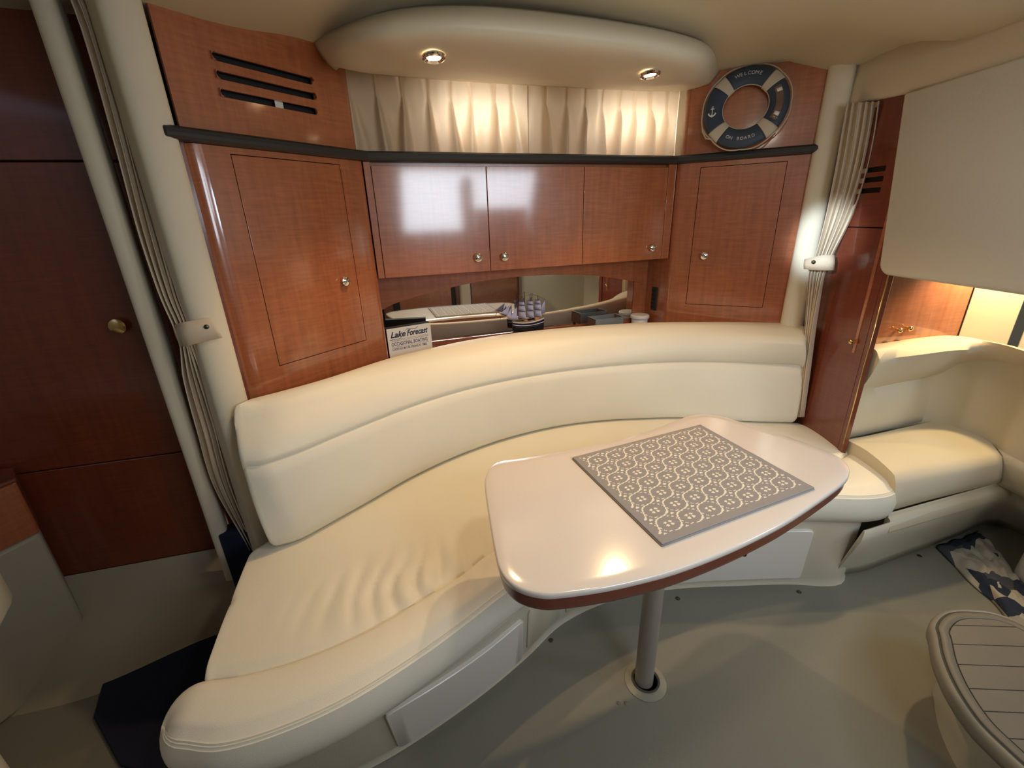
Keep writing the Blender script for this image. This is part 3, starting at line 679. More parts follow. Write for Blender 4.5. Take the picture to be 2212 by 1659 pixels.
for px, lab, tg in (((-0.1760, 1.3668, 1.7010), 'left recessed downlight glowing in the cream soffit', 0), ((0.4536, 1.5773, 1.7010), 'right recessed downlight glowing in the cream soffit', 1)):
    p, nn_ = downlight(px, lab)
    spot('downlight_beam', p + nn_ * .012, p + nn_ + Vector((.0, -.12, 0)), 18, WARM, 112, .6, .018)

# ================================================================= SOFA
sofa = empty('curved_sofa', L(0, .5, 0), 'curved cream vinyl dinette sofa with a two-tier backrest', 'sofa')
N = 72
c_bot = resamp(cat([(-0.6902, 1.0201, 0.4320), (-0.6380, 1.0448, 0.4320), (-0.5707, 1.1209, 0.4320), (-0.4851, 1.2230, 0.4320), (-0.3601, 1.3751, 0.4320), (-0.2040, 1.5192, 0.4320), (-0.0194, 1.6429, 0.4320), (0.1864, 1.7330, 0.4320), (0.4009, 1.7782, 0.4320), (0.6130, 1.7863, 0.4320), (0.7785, 1.7784, 0.4320), (1.0416, 1.7201, 0.4320), (1.2077, 1.6983, 0.4320)], 6), N)
c_seam = resamp(cat([(-0.7229, 1.0356, 0.6900), (-0.6955, 1.0363, 0.6900), (-0.6140, 1.1089, 0.6900), (-0.5506, 1.1892, 0.6900), (-0.4668, 1.2891, 0.6900), (-0.3420, 1.4262, 0.6900), (-0.1887, 1.5509, 0.6900), (-0.0108, 1.6516, 0.6900), (0.1847, 1.7287, 0.6900), (0.3905, 1.7809, 0.6900), (0.5998, 1.8104, 0.6900), (0.8022, 1.8085, 0.6900), (1.0232, 1.7653, 0.6900), (1.2022, 1.7211, 0.6900)], 6), N)
c_tf = resamp(cat([(-0.7604, 1.1146, 0.8000), (-0.7226, 1.1362, 0.8000), (-0.6808, 1.1584, 0.8000), (-0.5861, 1.2590, 0.8000), (-0.4774, 1.3804, 0.8000), (-0.3458, 1.5077, 0.8000), (-0.1880, 1.6263, 0.8000), (-0.0067, 1.7211, 0.8000), (0.1906, 1.7893, 0.8000), (0.3963, 1.8317, 0.8000), (0.6014, 1.8447, 0.8000), (0.7999, 1.8348, 0.8000), (0.9777, 1.7879, 0.8000), (1.1753, 1.6957, 0.8000)], 6), N)
c_cr = resamp(cat([(-0.7694, 1.1492, 0.8320), (-0.7599, 1.1825, 0.8320), (-0.7083, 1.2288, 0.8320), (-0.6092, 1.3330, 0.8320), (-0.4645, 1.5257, 0.8320), (-0.3484, 1.6320, 0.8320), (-0.1973, 1.7500, 0.8320), (-0.0049, 1.8485, 0.8320), (0.2035, 1.9133, 0.8320), (0.4201, 1.9549, 0.8320), (0.6371, 1.9704, 0.8320), (0.8424, 1.9495, 0.8320), (1.0394, 1.9203, 0.8320), (1.2159, 1.8666, 0.8320), (1.2425, 1.8186, 0.8320)], 6), N)
rows = []
for i in range(N):
    bt, sm, tf, cr0 = c_bot[i], c_seam[i], c_tf[i], c_cr[i]
    a = c_bot[max(0, i - 1)]; b = c_bot[min(N - 1, i + 1)]; t = (b - a); n = Vector((t.y, -t.x, 0)).normalized()
    row = []
    back = Vector((cr0.x, cr0.y, 0)) + n * .004
    row.append(Vector((back.x, back.y, .40))); row.append(Vector((back.x, back.y, .62)))
    row.append(cr0 + n * .003 + Vector((0, 0, -.02))); row.append(cr0 + n * .002); row.append(cr0 + n * .014 + Vector((0, 0, .006)))
    q = cr0.lerp(tf, .5)
    row.append(q + Vector((0, 0, .014)) + n * .002); row.append(cr0.lerp(tf, .82) + Vector((0, 0, .008)) + n * .003)
    row.append(tf + n * .001); 
    for k in (1, 2, 3, 4, 5):
        s = k / 6; row.append(tf.lerp(sm, s) + n * (.012 * math.sin(PI * s)))
    row.append(tf.lerp(sm, .96) - n * .001); row.append(sm - n * .008); row.append(sm.lerp(bt, .035) + n * .001)
    for k in (1, 2, 3, 4, 5, 6):
        s = k / 7; row.append(sm.lerp(bt, s) + n * (.012 * math.sin(PI * s)))
    row.append(bt + n * .001 + Vector((0, 0, .012))); row.append(bt - n * .008); row.append(bt - n * .03 + Vector((0, 0, -.01)))
    rows.append(row)
def round_ends(rows, r=.022, steps=5, squash=.80):
    """add rings that close both ends of a tube of rings with a soft shoulder"""
    def cen(row): return sum((Vector(p) for p in row), Vector()) / len(row)
    out = list(rows)
    for end in (0, -1):
        base = rows[end]; nb = rows[1 if end == 0 else -2]; c = cen(base); d = (cen(base) - cen(nb)).normalized()
        extra = []
        for k in range(1, steps + 1):
            a = PI / 2 * k / steps; s = squash + (1 - squash) * math.cos(a)
            ring = []
            for p in base:
                w_ = p - c; ln = max(w_.length, 1e-6); ring.append(c + w_ * max(0, (ln - r * (1 - math.cos(a))) / ln) + d * r * math.sin(a))
            extra.append(ring)
        if end == 0: out = extra[::-1] + out
        else: out = out + extra
    return out
bk_ = grid('backrest', round_ends(rows, .020), M['vinyl'], sofa, True, cap=True); sharp(bk_.data, 70)
# seat cushion (rear part) and front bolster
def Lc(pts, z): return [Vector(L(a, b, z)) for a, b in pts]
seamL = [(-1.143, .915), (-1.077, .928), (-.968, .933), (-.842, .915), (-.709, .872), (-.58, .825), (-.486, .775), (-.25, .70), (0, .668), (.25, .672), (.5, .715), (.7, .765), (.86, .792), (.965, .775)]
rearL = [(-1.118, .50), (-1.08, .47), (-.98, .42), (-.80, .30), (-.6, .20), (-.4, .14), (-.2, .10), (0, .08), (.2, .08), (.4, .12), (.6, .20), (.78, .32), (.93, .44), (.995, .50)]
pipL = [(-1.168, 1.02), (-1.10, 1.050), (-1.003, 1.058), (-.876, 1.044), (-.729, 1.0), (-.612, .953), (-.473, .893), (-.25, .82), (0, .785), (.25, .80), (.45, .845), (.62, .905), (.76, .968), (.86, .985), (.925, .955)]
N = 230
cs, crr, cp = [resamp(cat(Lc(q, 0), 8), N) for q in (seamL, rearL, pipL)]
Z0 = .421
def wr(p, amp):   # creases pressed into the seat in front of the table
    u, v = toL(p)
    g = math.exp(-((u + .70) / .20) ** 2 - ((v - .80) / .085) ** 2)
    ph = (u * 1.0 + v * .25) * 115 + 5 * noise.noise(Vector((u * 6, v * 6, 2)))
    h = abs(math.sin(ph * .5)) ** .6 * .7 + .5 * noise.noise(Vector((u * 20, v * 9, 1)))
    return amp * g * (h - .6)
rows = []
for i in range(N):
    a, b = crr[i], cs[i]; row = []
    for k in range(1, 0, -1): row.append(a + Vector((0, 0, .34)))
    row.append(a + Vector((0, 0, Z0 - .02)))
    for k in range(0, 41):
        s = k / 40; p = a.lerp(b, s)
        z = Z0 + .008 * math.sin(PI * s) - (.010 * max(0, (s - .93) / .07) ** 2) - (.006 * max(0, (.04 - s) / .04)) 
        p = p + Vector((0, 0, z)); p.z += wr(p, .024); row.append(p)
    row.append(b + Vector((0, 0, Z0 - .03))); row.append(b + Vector((0, 0, .34)))
    rows.append(row)
sc_ = grid('seat_cushion', round_ends(rows, .018), M['vinyl'], sofa, True, cap=True); sharp(sc_.data, 60)
# bolster with stitched ridge along its front edge
rows = []
for i in range(N):
    b, p_ = cs[i], cp[i]; t = cp[min(N - 1, i + 1)] - cp[max(0, i - 1)]; n = Vector((t.y, -t.x, 0)).normalized()
    row = [b + Vector((0, 0, .34)), b + Vector((0, 0, Z0 - .03)), b + n * .002 + Vector((0, 0, Z0 - .009)), b.lerp(p_, .06) + Vector((0, 0, Z0 - .001))]
    for k in range(1, 9):
        s = .06 + .80 * k / 8; q = b.lerp(p_, s) + Vector((0, 0, Z0 + .004 * math.sin(PI * s) - .012 * s ** 3)); q.z += wr(q, .010); row.append(q)
    row += [p_ - n * .004 + Vector((0, 0, .401)), p_ + Vector((0, 0, .4005)), p_ + n * .001 + Vector((0, 0, .3965)), p_ + n * .004 + Vector((0, 0, .3975)), p_ + n * .006 + Vector((0, 0, .393)), p_ + n * .009 + Vector((0, 0, .3925)),
            p_ + n * .013 + Vector((0, 0, .380)), p_ + n * .020 + Vector((0, 0, .355)), p_ + n * .018 + Vector((0, 0, .325)), p_ + n * .008 + Vector((0, 0, .298)), p_ - n * .012 + Vector((0, 0, .282)), p_ - n * .05 + Vector((0, 0, .278))]
    rows.append(row)
bo_ = grid('seat_bolster', round_ends(rows, .07, 8, .6), M['vinyl'], sofa, True, cap=True); sharp(bo_.data, 60)
# moulded base
topL = [(-1.17, 1.015), (-1.0, 1.03), (-.823, 1.012), (-.6, .955), (-.41, .875), (-.23, .79), (0, .75), (.225, .785), (.45, .845), (.62, .902), (.728, .950), (.80, .958), (.862, .925), (.892, .84), (.93, .50)]
botL = [(-1.15, .945), (-1.0, .95), (-.823, .935), (-.6, .88), (-.41, .812), (-.23, .735), (0, .715), (.225, .757), (.45, .83), (.62, .890), (.728, .942), (.80, .955), (.862, .915), (.888, .83), (.92, .50)]
ct, cb_ = resamp(cat(Lc(topL, .30), 8), 96), resamp(cat(Lc(botL, 0.0), 8), 96)
rows = []
rows.append(Lc([(0, .45)], 0)[0:1] * 96)
def base_pt(f, z):   # point on the base face at fraction f along, height z
    i = f * 95; k = min(94, int(i)); s = i - k
    a = ct[k].lerp(ct[k + 1], s); b = cb_[k].lerp(cb_[k + 1], s); w_ = z / .30
    p = b.lerp(a, w_); p.z = z; return p
rows = [[Vector((p.x, p.y, .3)) for p in resamp(cat(Lc([(-1.1, .6), (-.6, .5), (0, .4), (.5, .5), (.85, .5)], .3), 8), 96)], list(ct)]
for k in range(1, 9): rows.append([base_pt(j / 95, .30 * (1 - k / 9)) for j in range(96)])
rows.append([p + Vector((0, 0, .012)) for p in cb_])
tt = []
for j in range(96):
    a = cb_[max(0, j - 1)]; b = cb_[min(95, j + 1)]; n = Vector(((b - a).y, -(b - a).x, 0)).normalized(); tt.append(cb_[j] + n * .006)
rows.append(tt)
bs = grid('base', rows, M['gelbase'], sofa); sharp(bs.data, 50)
def f_at_u(u):
    best = min(range(96), key=lambda k: abs(toL(cb_[k])[0] - u) if toL(cb_[k])[1] > .6 else 9); return best / 95
def hatch(name, u0, u1, z0, z1, th, m, lab=None, r=.012):
    f0, f1 = f_at_u(u0), f_at_u(u1); n_ = 24; rows = []
    for zz in (0, 1, 2, 3):
        pass
    # outline loops: outer edge at the base, front loop, inner front
    def ring(d, ins, out):
        loop = []; fi = ins / max(.01, (Vector(base_pt(f1, .1)) - Vector(base_pt(f0, .1))).length) * (f1 - f0)
        A = [(f0 + fi + (f1 - f0 - 2 * fi) * k / n_, z0 + ins) for k in range(n_ + 1)]
        B = [(f1 - fi - (f1 - f0 - 2 * fi) * k / n_, z1 - ins) for k in range(n_ + 1)]
        rr = r / max(.01, (Vector(base_pt(f1, .1)) - Vector(base_pt(f0, .1))).length) * (f1 - f0)
        A[0] = (A[0][0], z0 + ins + r); A.insert(1, (f0 + fi + rr * .3, z0 + ins + r * .3)); A[-1] = (A[-1][0], z0 + ins + r); A.insert(-1, (f1 - fi - rr * .3, z0 + ins + r * .3))
        B[0] = (B[0][0], z1 - ins - r); B.insert(1, (f1 - fi - rr * .3, z1 - ins - r * .3)); B[-1] = (B[-1][0], z1 - ins - r); B.insert(-1, (f0 + fi + rr * .3, z1 - ins - r * .3))
        for f_, z in A + B:
            p = base_pt(f_, z); q = base_pt(min(1, f_ + .01), z) - base_pt(max(0, f_ - .01), z); nn = Vector((q.y, -q.x, 0)).normalized()
            if nn.dot(Vector(L(0, 3)) - p) < 0: nn = -nn
            loop.append(p + nn * out)
        return loop
    lo = [ring(0, 0, -.002), ring(0, 0, th * .8), ring(0, .002, th)]
    nl = len(lo[0]); vs = [p for q in lo for p in q]; fs = []
    for i in range(2):
        for j in range(nl): k = (j + 1) % nl; fs.append((i * nl + j, i * nl + k, (i + 1) * nl + k, (i + 1) * nl + j))
    h = nl // 2
    for j in range(h - 1): fs.append((2 * nl + j, 2 * nl + j + 1, 2 * nl + nl - 2 - j, 2 * nl + nl - 1 - j))
    o = mesh(name, vs, fs, m, sofa, True); sharp(o.data, 40)
    if lab: o['label'] = lab
hatch('hatch_board', -.815, -.425, .035, .255, .012, M['hatch'], 'long white hatch board in the left of the sofa base')
hatch('hatch_board', .200, .640, .035, .255, .012, M['hatch'], 'white hatch board right of the table pole')
hatch('base_panel', -.400, -.245, .05, .262, .005, M['gelbase'])
hatch('base_panel', -.222, -.010, .05, .262, .005, M['gelbase'])
hatch('base_panel', .010, .170, .05, .262, .005, M['gelbase'])

# snap fasteners in the floor
for (q, lab) in (((0.1001, 1.0399, 0.0000), 'dark carpet snap in the floor, left of the table pole'), ((0.5730, 1.1891, 0.0000), 'dark carpet snap in the floor, just right of the table pole'), ((1.0183, 1.2000, 0.0000), 'dark carpet snap in the floor at the right end of the sofa base'), ((1.5941, 1.3553, 0.0000), 'dark carpet snap in the floor by the berth base'), ((0.2735, 0.8351, 0.0000), 'faint snap stud in front of the table foot, left one'), ((0.2945, 0.8344, 0.0000), 'faint snap stud in front of the table foot, right one')):
    b_ = .7 if q[1] < .86 else 1
    o = lathe('floor_snap', [(.008 * b_, 0), (.008 * b_, .0015), (.005 * b_, .0035), (.0001, .004)], q, (0, 0, 1), M['button'] if b_ == 1 else M['groove2'], None, 14)
    tag(o, lab, 'fastener', 'snap fasteners in the cabin floor')

# ================================================================= TABLE
TZ = .700
tb = empty('dinette_table', (0.3592, 0.8837, 0.0000), 'cream laminate dinette table with mahogany edge on a single pole', 'table')
outl = [Vector(p) for p in [(-0.0747, 0.9114, 0.7000), (-0.0720, 0.9527, 0.7000), (-0.0603, 0.9898, 0.7000), (-0.0338, 1.0138, 0.7000), (0.0284, 1.0267, 0.7000), (0.1606, 1.0608, 0.7000), (0.2825, 1.1009, 0.7000), (0.3999, 1.1564, 0.7000), (0.4998, 1.2155, 0.7000), (0.5558, 1.2486, 0.7000), (0.6156, 1.2579, 0.7000), (0.6619, 1.2368, 0.7000), (0.7043, 1.1805, 0.7000), (0.7778, 1.0914, 0.7000), (0.8198, 1.0193, 0.7000), (0.8383, 0.9791, 0.7000), (0.8336, 0.9384, 0.7000), (0.8136, 0.9033, 0.7000), (0.7752, 0.8676, 0.7000), (0.6871, 0.8103, 0.7000), (0.5639, 0.7367, 0.7000), (0.4638, 0.6856, 0.7000), (0.3770, 0.6467, 0.7000), (0.2813, 0.6105, 0.7000), (0.1959, 0.5874, 0.7000), (0.1319, 0.5747, 0.7000), (0.0704, 0.5673, 0.7000), (0.0403, 0.5676, 0.7000), (0.0106, 0.5768, 0.7000), (-0.0132, 0.5931, 0.7000), (-0.0324, 0.6231, 0.7000), (-0.0438, 0.6734, 0.7000), (-0.0569, 0.7623, 0.7000), (-0.0686, 0.8485, 0.7000)]]
oc = [Vector((p.x, p.y, 0)) for p in cat(outl, 5, True)]
def inset(poly, d):
    out = []; n_ = len(poly)
    for i in range(n_):
        t = (poly[(i + 1) % n_] - poly[(i - 1) % n_]).normalized(); nn = Vector((t.y, -t.x, 0))
        out.append(poly[i] - nn * d)
    return out
sgn = 1 if sum((a.x * b.y - b.x * a.y) for a, b in zip(oc, oc[1:] + oc[:1])) > 0 else -1
def slab(name, base, lv, m, par):
    rows = [[p + Vector((0, 0, z)) for p in inset(base, sgn * d)] for d, z in lv]
    o = grid(name, rows, m, par, True, cap=True); sharp(o.data, 50); return o
slab('tabletop', oc, [(.02, TZ - .0135), (.002, TZ - .0135), (0, TZ - .011), (0, TZ - .004), (.0015, TZ - .001), (.004, TZ), (.03, TZ)], M['table'], tb)
slab('edge_band', oc, [(.05, TZ - .046), (.010, TZ - .046), (.006, TZ - .043), (.0045, TZ - .036), (.004, TZ - .0138), (.03, TZ - .0138)], M['tableedge'], tb)
pb = Vector((0.3616, 0.8919, 0.0000)); 
lathe('pole', [(.0265, .004), (.0265, .03), (.0265, .60), (.030, .64), (.030, .652)], pb, (0, 0, 1), M['pole'], tb, 32)
lathe('top_bracket', [(.03, 0), (.06, .004), (.085, .0095)][::1], pb + Vector((0, 0, .6445)), (0, 0, 1), M['pole'], tb, 28)
lathe('floor_socket', [(.060, .0005), (.060, .002), (.054, .004), (.045, .006), (.034, .010), (.028, .010)], pb + Vector((.006, .002, 0)), (0, 0, 1), M['socket'], tb, 36)
lathe('socket_ring', [(.040, .0085), (.041, .011), (.037, .012), (.034, .010)], pb + Vector((.006, .002, 0)), (0, 0, 1), M['groove'], tb, 36)
lathe('latch', [(.006, 0), (.006, .012), (.004, .014)], Vector((0.4674, 0.7120, 0.6480)), (0, 0, -1), M['black'], tb, 12)

# placemat woven of stitches
mp_ = [Vector(p) for p in [(0.1539, 1.0054, 0.7035), (0.5614, 1.1714, 0.7035), (0.6816, 0.8376, 0.7035), (0.2786, 0.6709, 0.7035)]]
pm = empty('placemat', (mp_[0] + mp_[2]) / 2 - Vector((0, 0, .003)), 'grey woven placemat with a cream trellis pattern lying on the table', 'placemat')
NU, NV = 164, 164; vs = []; fs = []; mi = []
def bil(a, b): return (mp_[0] * (1 - a) + mp_[1] * a) * (1 - b) + (mp_[3] * (1 - a) + mp_[2] * a) * b
for j in range(NV + 1):
    for i in range(NU + 1):
        p = bil(i / NU, j / NV); p.z += .0006 * noise.noise(Vector((i * .15, j * .15, 0))); vs.append(p)
def stitch(i, j):
    a, b = (i + .5) / NU, (j + .5) / NV
    ml, mt_, mr_, mb = .030, .030, .035, .055
    if a < ml or a > 1 - mr_ or b < mt_ or b > 1 - mb: return 0
    c = 21.0
    gi, gj = i - NU * .5 - .5, j - NV * .49 - .5
    x, y = gi / c, gj / c                     # circle centres at integer x, y
    s, t = x + y, x - y
    for (A, B, solid) in ((s, t, True), (t, s, False)):
        k = math.floor(A)
        for kk in (k - 1, k, k + 1):
            cc_ = kk + .5 + .20 * math.cos(PI * (B - kk))
            if abs(A - cc_) < (.050 if solid else .040):
                if solid: return 1
                if int(math.floor((B - kk) * 7.0)) % 2 == 0: return 1
    fx, fy = x - round(x), y - round(y)
    if round(x) is not None:
        dx, dy = fx * c, fy * c
        if (abs(dx) - 2.2) ** 2 + (abs(dy) - 2.2) ** 2 < 2.0: return 1
    hx, hy = x - math.floor(x) - .5, y - math.floor(y) - .5
    if hx * hx + hy * hy < .0045: return 1
    return 0
for j in range(NV):
    for i in range(NU):
        q = j * (NU + 1) + i; fs.append((q, q + 1, q + NU + 2, q + NU + 1)); mi.append(stitch(i, j))
me = bpy.data.meshes.new('weave'); me.from_pydata([tuple(v) for v in vs], [], fs); me.materials.append(M['matg']); me.materials.append(M['matw'])
for p, k in zip(me.polygons, mi): p.material_index = k
wv = link('weave', me, None, pm); md = wv.modifiers.new('solid', 'SOLIDIFY'); md.thickness = .0028; md.offset = -1
hem = [mp_[0], mp_[1], mp_[2], mp_[3]]; hl_ = []
for i in range(4):
    a, b = hem[i], hem[(i + 1) % 4]
    for k in range(12): hl_.append(a.lerp(b, (k + .0) / 12) + Vector((0, 0, -.0015)))
tube('hem', hl_, .0019, M['matg'], pm, 6, True)

# ================================================================= THINGS ON THE SHELF
# sign block
SB = Vector(L(-.648, -.046, nz)); SE = Vector(L(-.462, -.092, nz)); sx_ = (SE - SB).normalized(); sn = Vector((sx_.y, -sx_.x, 0)); sw_ = (SE - SB).length; sh = .128
sg = empty('sign_block', (SB + SE) / 2, 'small white box sign with navy lettering on the niche shelf', 'sign')
cS = (SB + SE) / 2 + Vector((0, 0, sh / 2 + .0005)) - sn * .018
obox('box', cS, sx_ * sw_ / 2, sn * .016, (0, 0, sh / 2), M['signd'], sg, .0015)
obox('face', cS + sn * .0165 + Vector((0, 0, .002)), sx_ * (sw_ / 2 - .001), sn * .0012, (0, 0, sh / 2 - .004), M['signw'], sg, .0006)
obox('lower_rim', cS + sn * .0165 - Vector((0, 0, sh / 2 - .0025)), sx_ * (sw_ / 2 - .0005), sn * .0012, (0, 0, .003), M['signp'], sg, .0004)
fo = cS + sn * .0180 - sx_ * sw_ / 2 - Vector((0, 0, sh / 2)); UPZ = Vector((0, 0, 1))
def st(s, size, x, z, m, **k): textmesh('lettering', s, size, fo + sx_ * x + UPZ * z, sx_, UPZ, M[m], sg, **k)
st('Lake', .034, .013, .088, 'ink', shear=.35, bold=.0009, sx=.98)
st('Forecast', .034, .082, .088, 'ink', shear=.35, bold=.0009, sx=.76)
tube('swash', [fo + sx_ * a + UPZ * b + sn * .0002 for a, b in ((.010, .079), (.022, .081), (.040, .079), (.052, .081), (.058, .086))], .0009, M['ink'], sg, 5)
tube('swash', [fo + sx_ * a + UPZ * b + sn * .0002 for a, b in ((.078, .110), (.088, .118), (.104, .114), (.122, .112), (.134, .119))], .0009, M['ink'], sg, 5)
st('OCCASIONAL BOATING', .0215, .014, .053, 'ink2', sx=.66, bold=.0003)
st('COCKTAILS MAY BE STRONG AT TIMES', .0130, .014, .0345, 'ink2', sx=.66, bold=.0002)
for z_ in (.0745, .0795, .0490): tube('faint_line', [fo + sx_ * .016 + UPZ * z_ + sn * .0001, fo + sx_ * (sw_ - .016) + UPZ * z_ + sn * .0001], .0011, M['pink'], sg, 4)

# model ship
sv = -.120
sp = empty('model_ship', L(-.01, sv, nz), 'navy model sailing ship with three masts of lilac sails', 'model ship')
def SP(u, z, v=sv): return Vector(L(u, v, z))
def hullsec(k, n=12):
    f = k / n; u = -.085 + .155 * f; wdt = .017 * math.sin(PI * min(1, f * .85 + .08)) ** .6; zt = .852 + .010 * (abs(f - .45) * 2) ** 2; zb = .806 + .012 * (1 - f) ** 4
    return u, wdt, zt, zb
def hullgrid(name, f0, f1, m, inf=0.0):
    rows = []
    for k in range(13):
        u, wd, zt, zb = hullsec(k)
        prof_ = []
        for s in range(7):
            h = f0 + (f1 - f0) * s / 6; z = zb + (zt - zb) * h; x = (wd + inf) * (h ** .45 if h > 0 else .02); prof_.append((x, z))
        rows.append([SP(u, z, sv + x) for x, z in prof_] + [SP(u, z, sv - x) for x, z in prof_[::-1]])
    return grid(name, rows, m, sp, True, cap=True)
hullgrid('lower_hull', 0, .56, M['hullb']); hullgrid('upper_hull', .56, 1.0, M['hull'], .0003)
hullgrid('stripe', .66, .72, M['stripe'], .0012); hullgrid('rail_stripe', .93, 1.02, M['stripe'], .0012)
rows = []
for k in range(13):
    u, wd, zt, zb = hullsec(k); rows.append([SP(u, zt + .0012, sv + wd * .9), SP(u, zt + .0012, sv - wd * .9)])
grid('deck', rows, M['lwood'], sp)
obox('cabin', SP(.035, .862), Vector((UX, UY, 0)) * .010, Vector((UY, -UX, 0)) * .007, (0, 0, .008), M['lwood'], sp, .001)
obox('cabin', SP(-.02, .858), Vector((UX, UY, 0)) * .008, Vector((UY, -UX, 0)) * .006, (0, 0, .004), M['lwood'], sp, .001)
for u_ in (-.045, .03): obox('cradle', SP(u_, (nz + .812) / 2), Vector((UX, UY, 0)) * .005, Vector((UY, -UX, 0)) * .017, (0, 0, (.812 - nz) / 2), M['hullb'], sp, .001)
obox('stand', SP(-.008, nz + .003), Vector((UX, UY, 0)) * .055, Vector((UY, -UX, 0)) * .012, (0, 0, .0028), M['hullb'], sp, .001)
tube('bowsprit', [SP(-.066, .858, sv + .006), SP(-.150, .907)], .0016, M['lwood'], sp, 6, radii=[.002, .0010])
tube('spar', [SP(-.134, .898), SP(-.143, .878)], .0009, M['dwood'], sp, 5)
for k, (u_, top) in enumerate(((-.036, .972), (.004, .980), (.042, .970))):
    tube('mast', [SP(u_, .855), SP(u_, top)], .0013, M['dwood'], sp, 6)
    for q, (z0_, z1_, w0, w1) in enumerate(((.872, .902, .021, .019), (.905, .930, .019, .0165), (.933, .948, .0165, .014))):
        rows = []
        for a in range(7):
            s = a / 6; z = z0_ + (z1_ - z0_) * s; w_ = w0 + (w1 - w0) * s; row = []
            for b in range(9):
                x = -1 + b / 4; row.append(SP(u_ - .006 * (1 - x * x) * math.sin(PI * s) - .003 + x * w_ * .62, z, sv + x * w_ * .8 + .003 + .005 * (1 - x * x) * math.sin(PI * s)))
            rows.append(row)
        grid('sail', rows, M['sail'], sp, thick=.0006)
        tube('yard', [SP(u_ - .62 * w1 - .002, z1_ + .001, sv - w1 * .8 + .003), SP(u_ + .62 * w1 - .002, z1_ + .001, sv + w1 * .8 + .003)], .0009, M['dwood'], sp, 5)
def tri(a, b, c, name='jib'):
    a, b, c = [Vector(q) for q in (a, b, c)]; rows = []
    for i in range(6):
        s = i / 5; p, q = a.lerp(b, s), a.lerp(c, s); rows.append([p.lerp(q, t / 4) + Vector((UY, -UX, 0)) * .004 * math.sin(PI * t / 4) * s for t in range(5)])
    grid(name, rows, M['sail'], sp, thick=.0006)
tri(SP(-.095, .935), SP(-.143, .905), SP(-.106, .892)); tri(SP(-.088, .925), SP(-.116, .887), SP(-.088, .872)); tri(SP(-.062, .925), SP(-.100, .876), SP(-.060, .868))
rows = [[SP(.056, .880), SP(.061, .92), SP(.064, .926)], [SP(.078, .884), SP(.079, .93), SP(.080, .946)]]
grid('spanker', rows, M['sail'], sp, thick=.0006)
tube('gaff', [SP(.070, .868), SP(.064, .885)], .0009, M['dwood'], sp, 5)
for a, b in (((-.148, .906), (-.036, .968)), ((-.036, .968), (.004, .976)), ((.004, .976), (.042, .968)), ((.042, .968), (.080, .946)), ((-.06, .862), (-.036, .93)), ((.02, .862), (.004, .94)), ((.06, .862), (.042, .93))):
    tube('rigging', [SP(*a), SP(*b)], .00035, M['dwood'], sp, 4)

# galvanised tray with wooden ends
tc4 = [(0.3284, 2.1792, 0.8520), (0.3732, 2.0604, 0.8520), (0.5433, 2.0441, 0.8520), (0.5079, 2.1611, 0.8520)]
ty = empty('metal_tray', L(.33, -.09, nz), 'small open grey metal tray with rustic wooden ends on the shelf', 'tray')
TA, TB, TC_ = [Vector(p) for p in [(0.3782, 2.0880, 0.8460), (0.4009, 2.0067, 0.8460), (0.5491, 2.0610, 0.8460)]]
tu = (TC_ - TB); tu.z = 0; tl = tu.length; tu.normalize(); tv = (TB - TA); tv.z = 0; tw = tv.length; tv.normalize()
tH = .846 - nz; ctr = TA.lerp(TC_, .5); ctr.z = nz + tH / 2
bz = nz + .018
obox('tray_floor', Vector((ctr.x, ctr.y, bz)), tu * (tl / 2 - .004), tv * (tw / 2), (0, 0, .001), M['metal'], ty)
for sg_ in (-1, 1):
    obox('side', Vector((ctr.x, ctr.y, (bz + .846) / 2)) + tv * sg_ * (tw / 2 - .001), tu * (tl / 2 - .004), tv * .001, (0, 0, (.846 - bz) / 2), M['metal'], ty, .0003)
    obox('end', Vector((ctr.x, ctr.y, (bz + .843) / 2)) + tu * sg_ * (tl / 2 - .004), tu * .004, tv * (tw / 2 - .002), (0, 0, (.843 - bz) / 2), M['traywood'], ty, .001)
    obox('rim', Vector((ctr.x, ctr.y, .8465)) + tu * sg_ * (tl / 2 - .004), tu * .0045, tv * (tw / 2), (0, 0, .0008), M['metal'], ty)
for sx2 in (-1, 1):
    for sy2 in (-1, 1): lathe('foot', [(.007, 0), (.008, .006), (.005, .0175)], Vector((ctr.x, ctr.y, nz)) + tu * sx2 * (tl / 2 - .012) + tv * sy2 * (tw / 2 - .011), (0, 0, 1), M['traywood'], ty, 12)
# jar
jc = Vector(L(.592, -.102, nz))
jr = empty('jar', jc, 'white lidded jar at the right end of the niche shelf', 'jar')
lathe('body', [(.030, .0005), (.038, .003), (.040, .012), (.040, .030), (.036, .036)], jc, (0, 0, 1), M['jar'], jr, 36)
lathe('lid', [(.041, .0365), (.0455, .039), (.047, .045), (.046, .052), (.042, .0555), (.02, .0545), (.008, .0548), (.004, .056), (.0001, .056)], jc, (0, 0, 1), M['jar'], jr, 40)

# ================================================================= RING BUOY
rc0 = Vector((0.9357, 1.9390, 1.6755)); rn = Vector((*nC, 0)) * .97 + Vector((0, 0, .24)); rn.normalize()
rx = Vector((*tC, 0)); ry = rn.cross(rx); ry = -ry if ry.z < 0 else ry
rb = empty('ring_buoy', rc0, 'decorative navy and cream ring buoy standing on the rail, lettered welcome on board', 'ring buoy')
RM, RT = .1130, .0345
def rp_(ang, rad, h): return rc0 + rx * rad * math.cos(ang) + ry * rad * math.sin(ang) + rn * h
def ringseg(name, a0, a1, m, ex=0.0, n=22):
    rows = []
    for k in range(n + 1):
        a = a0 + (a1 - a0) * k / n; row = []
        for j in range(16):
            q = 2 * PI * j / 16; row.append(rp_(a, RM + (RT + ex) * math.cos(q), (.013 + ex) * math.sin(q)))
        rows.append(row)
    return grid(name, rows, m, rb, True, cap=True)
D2 = math.radians
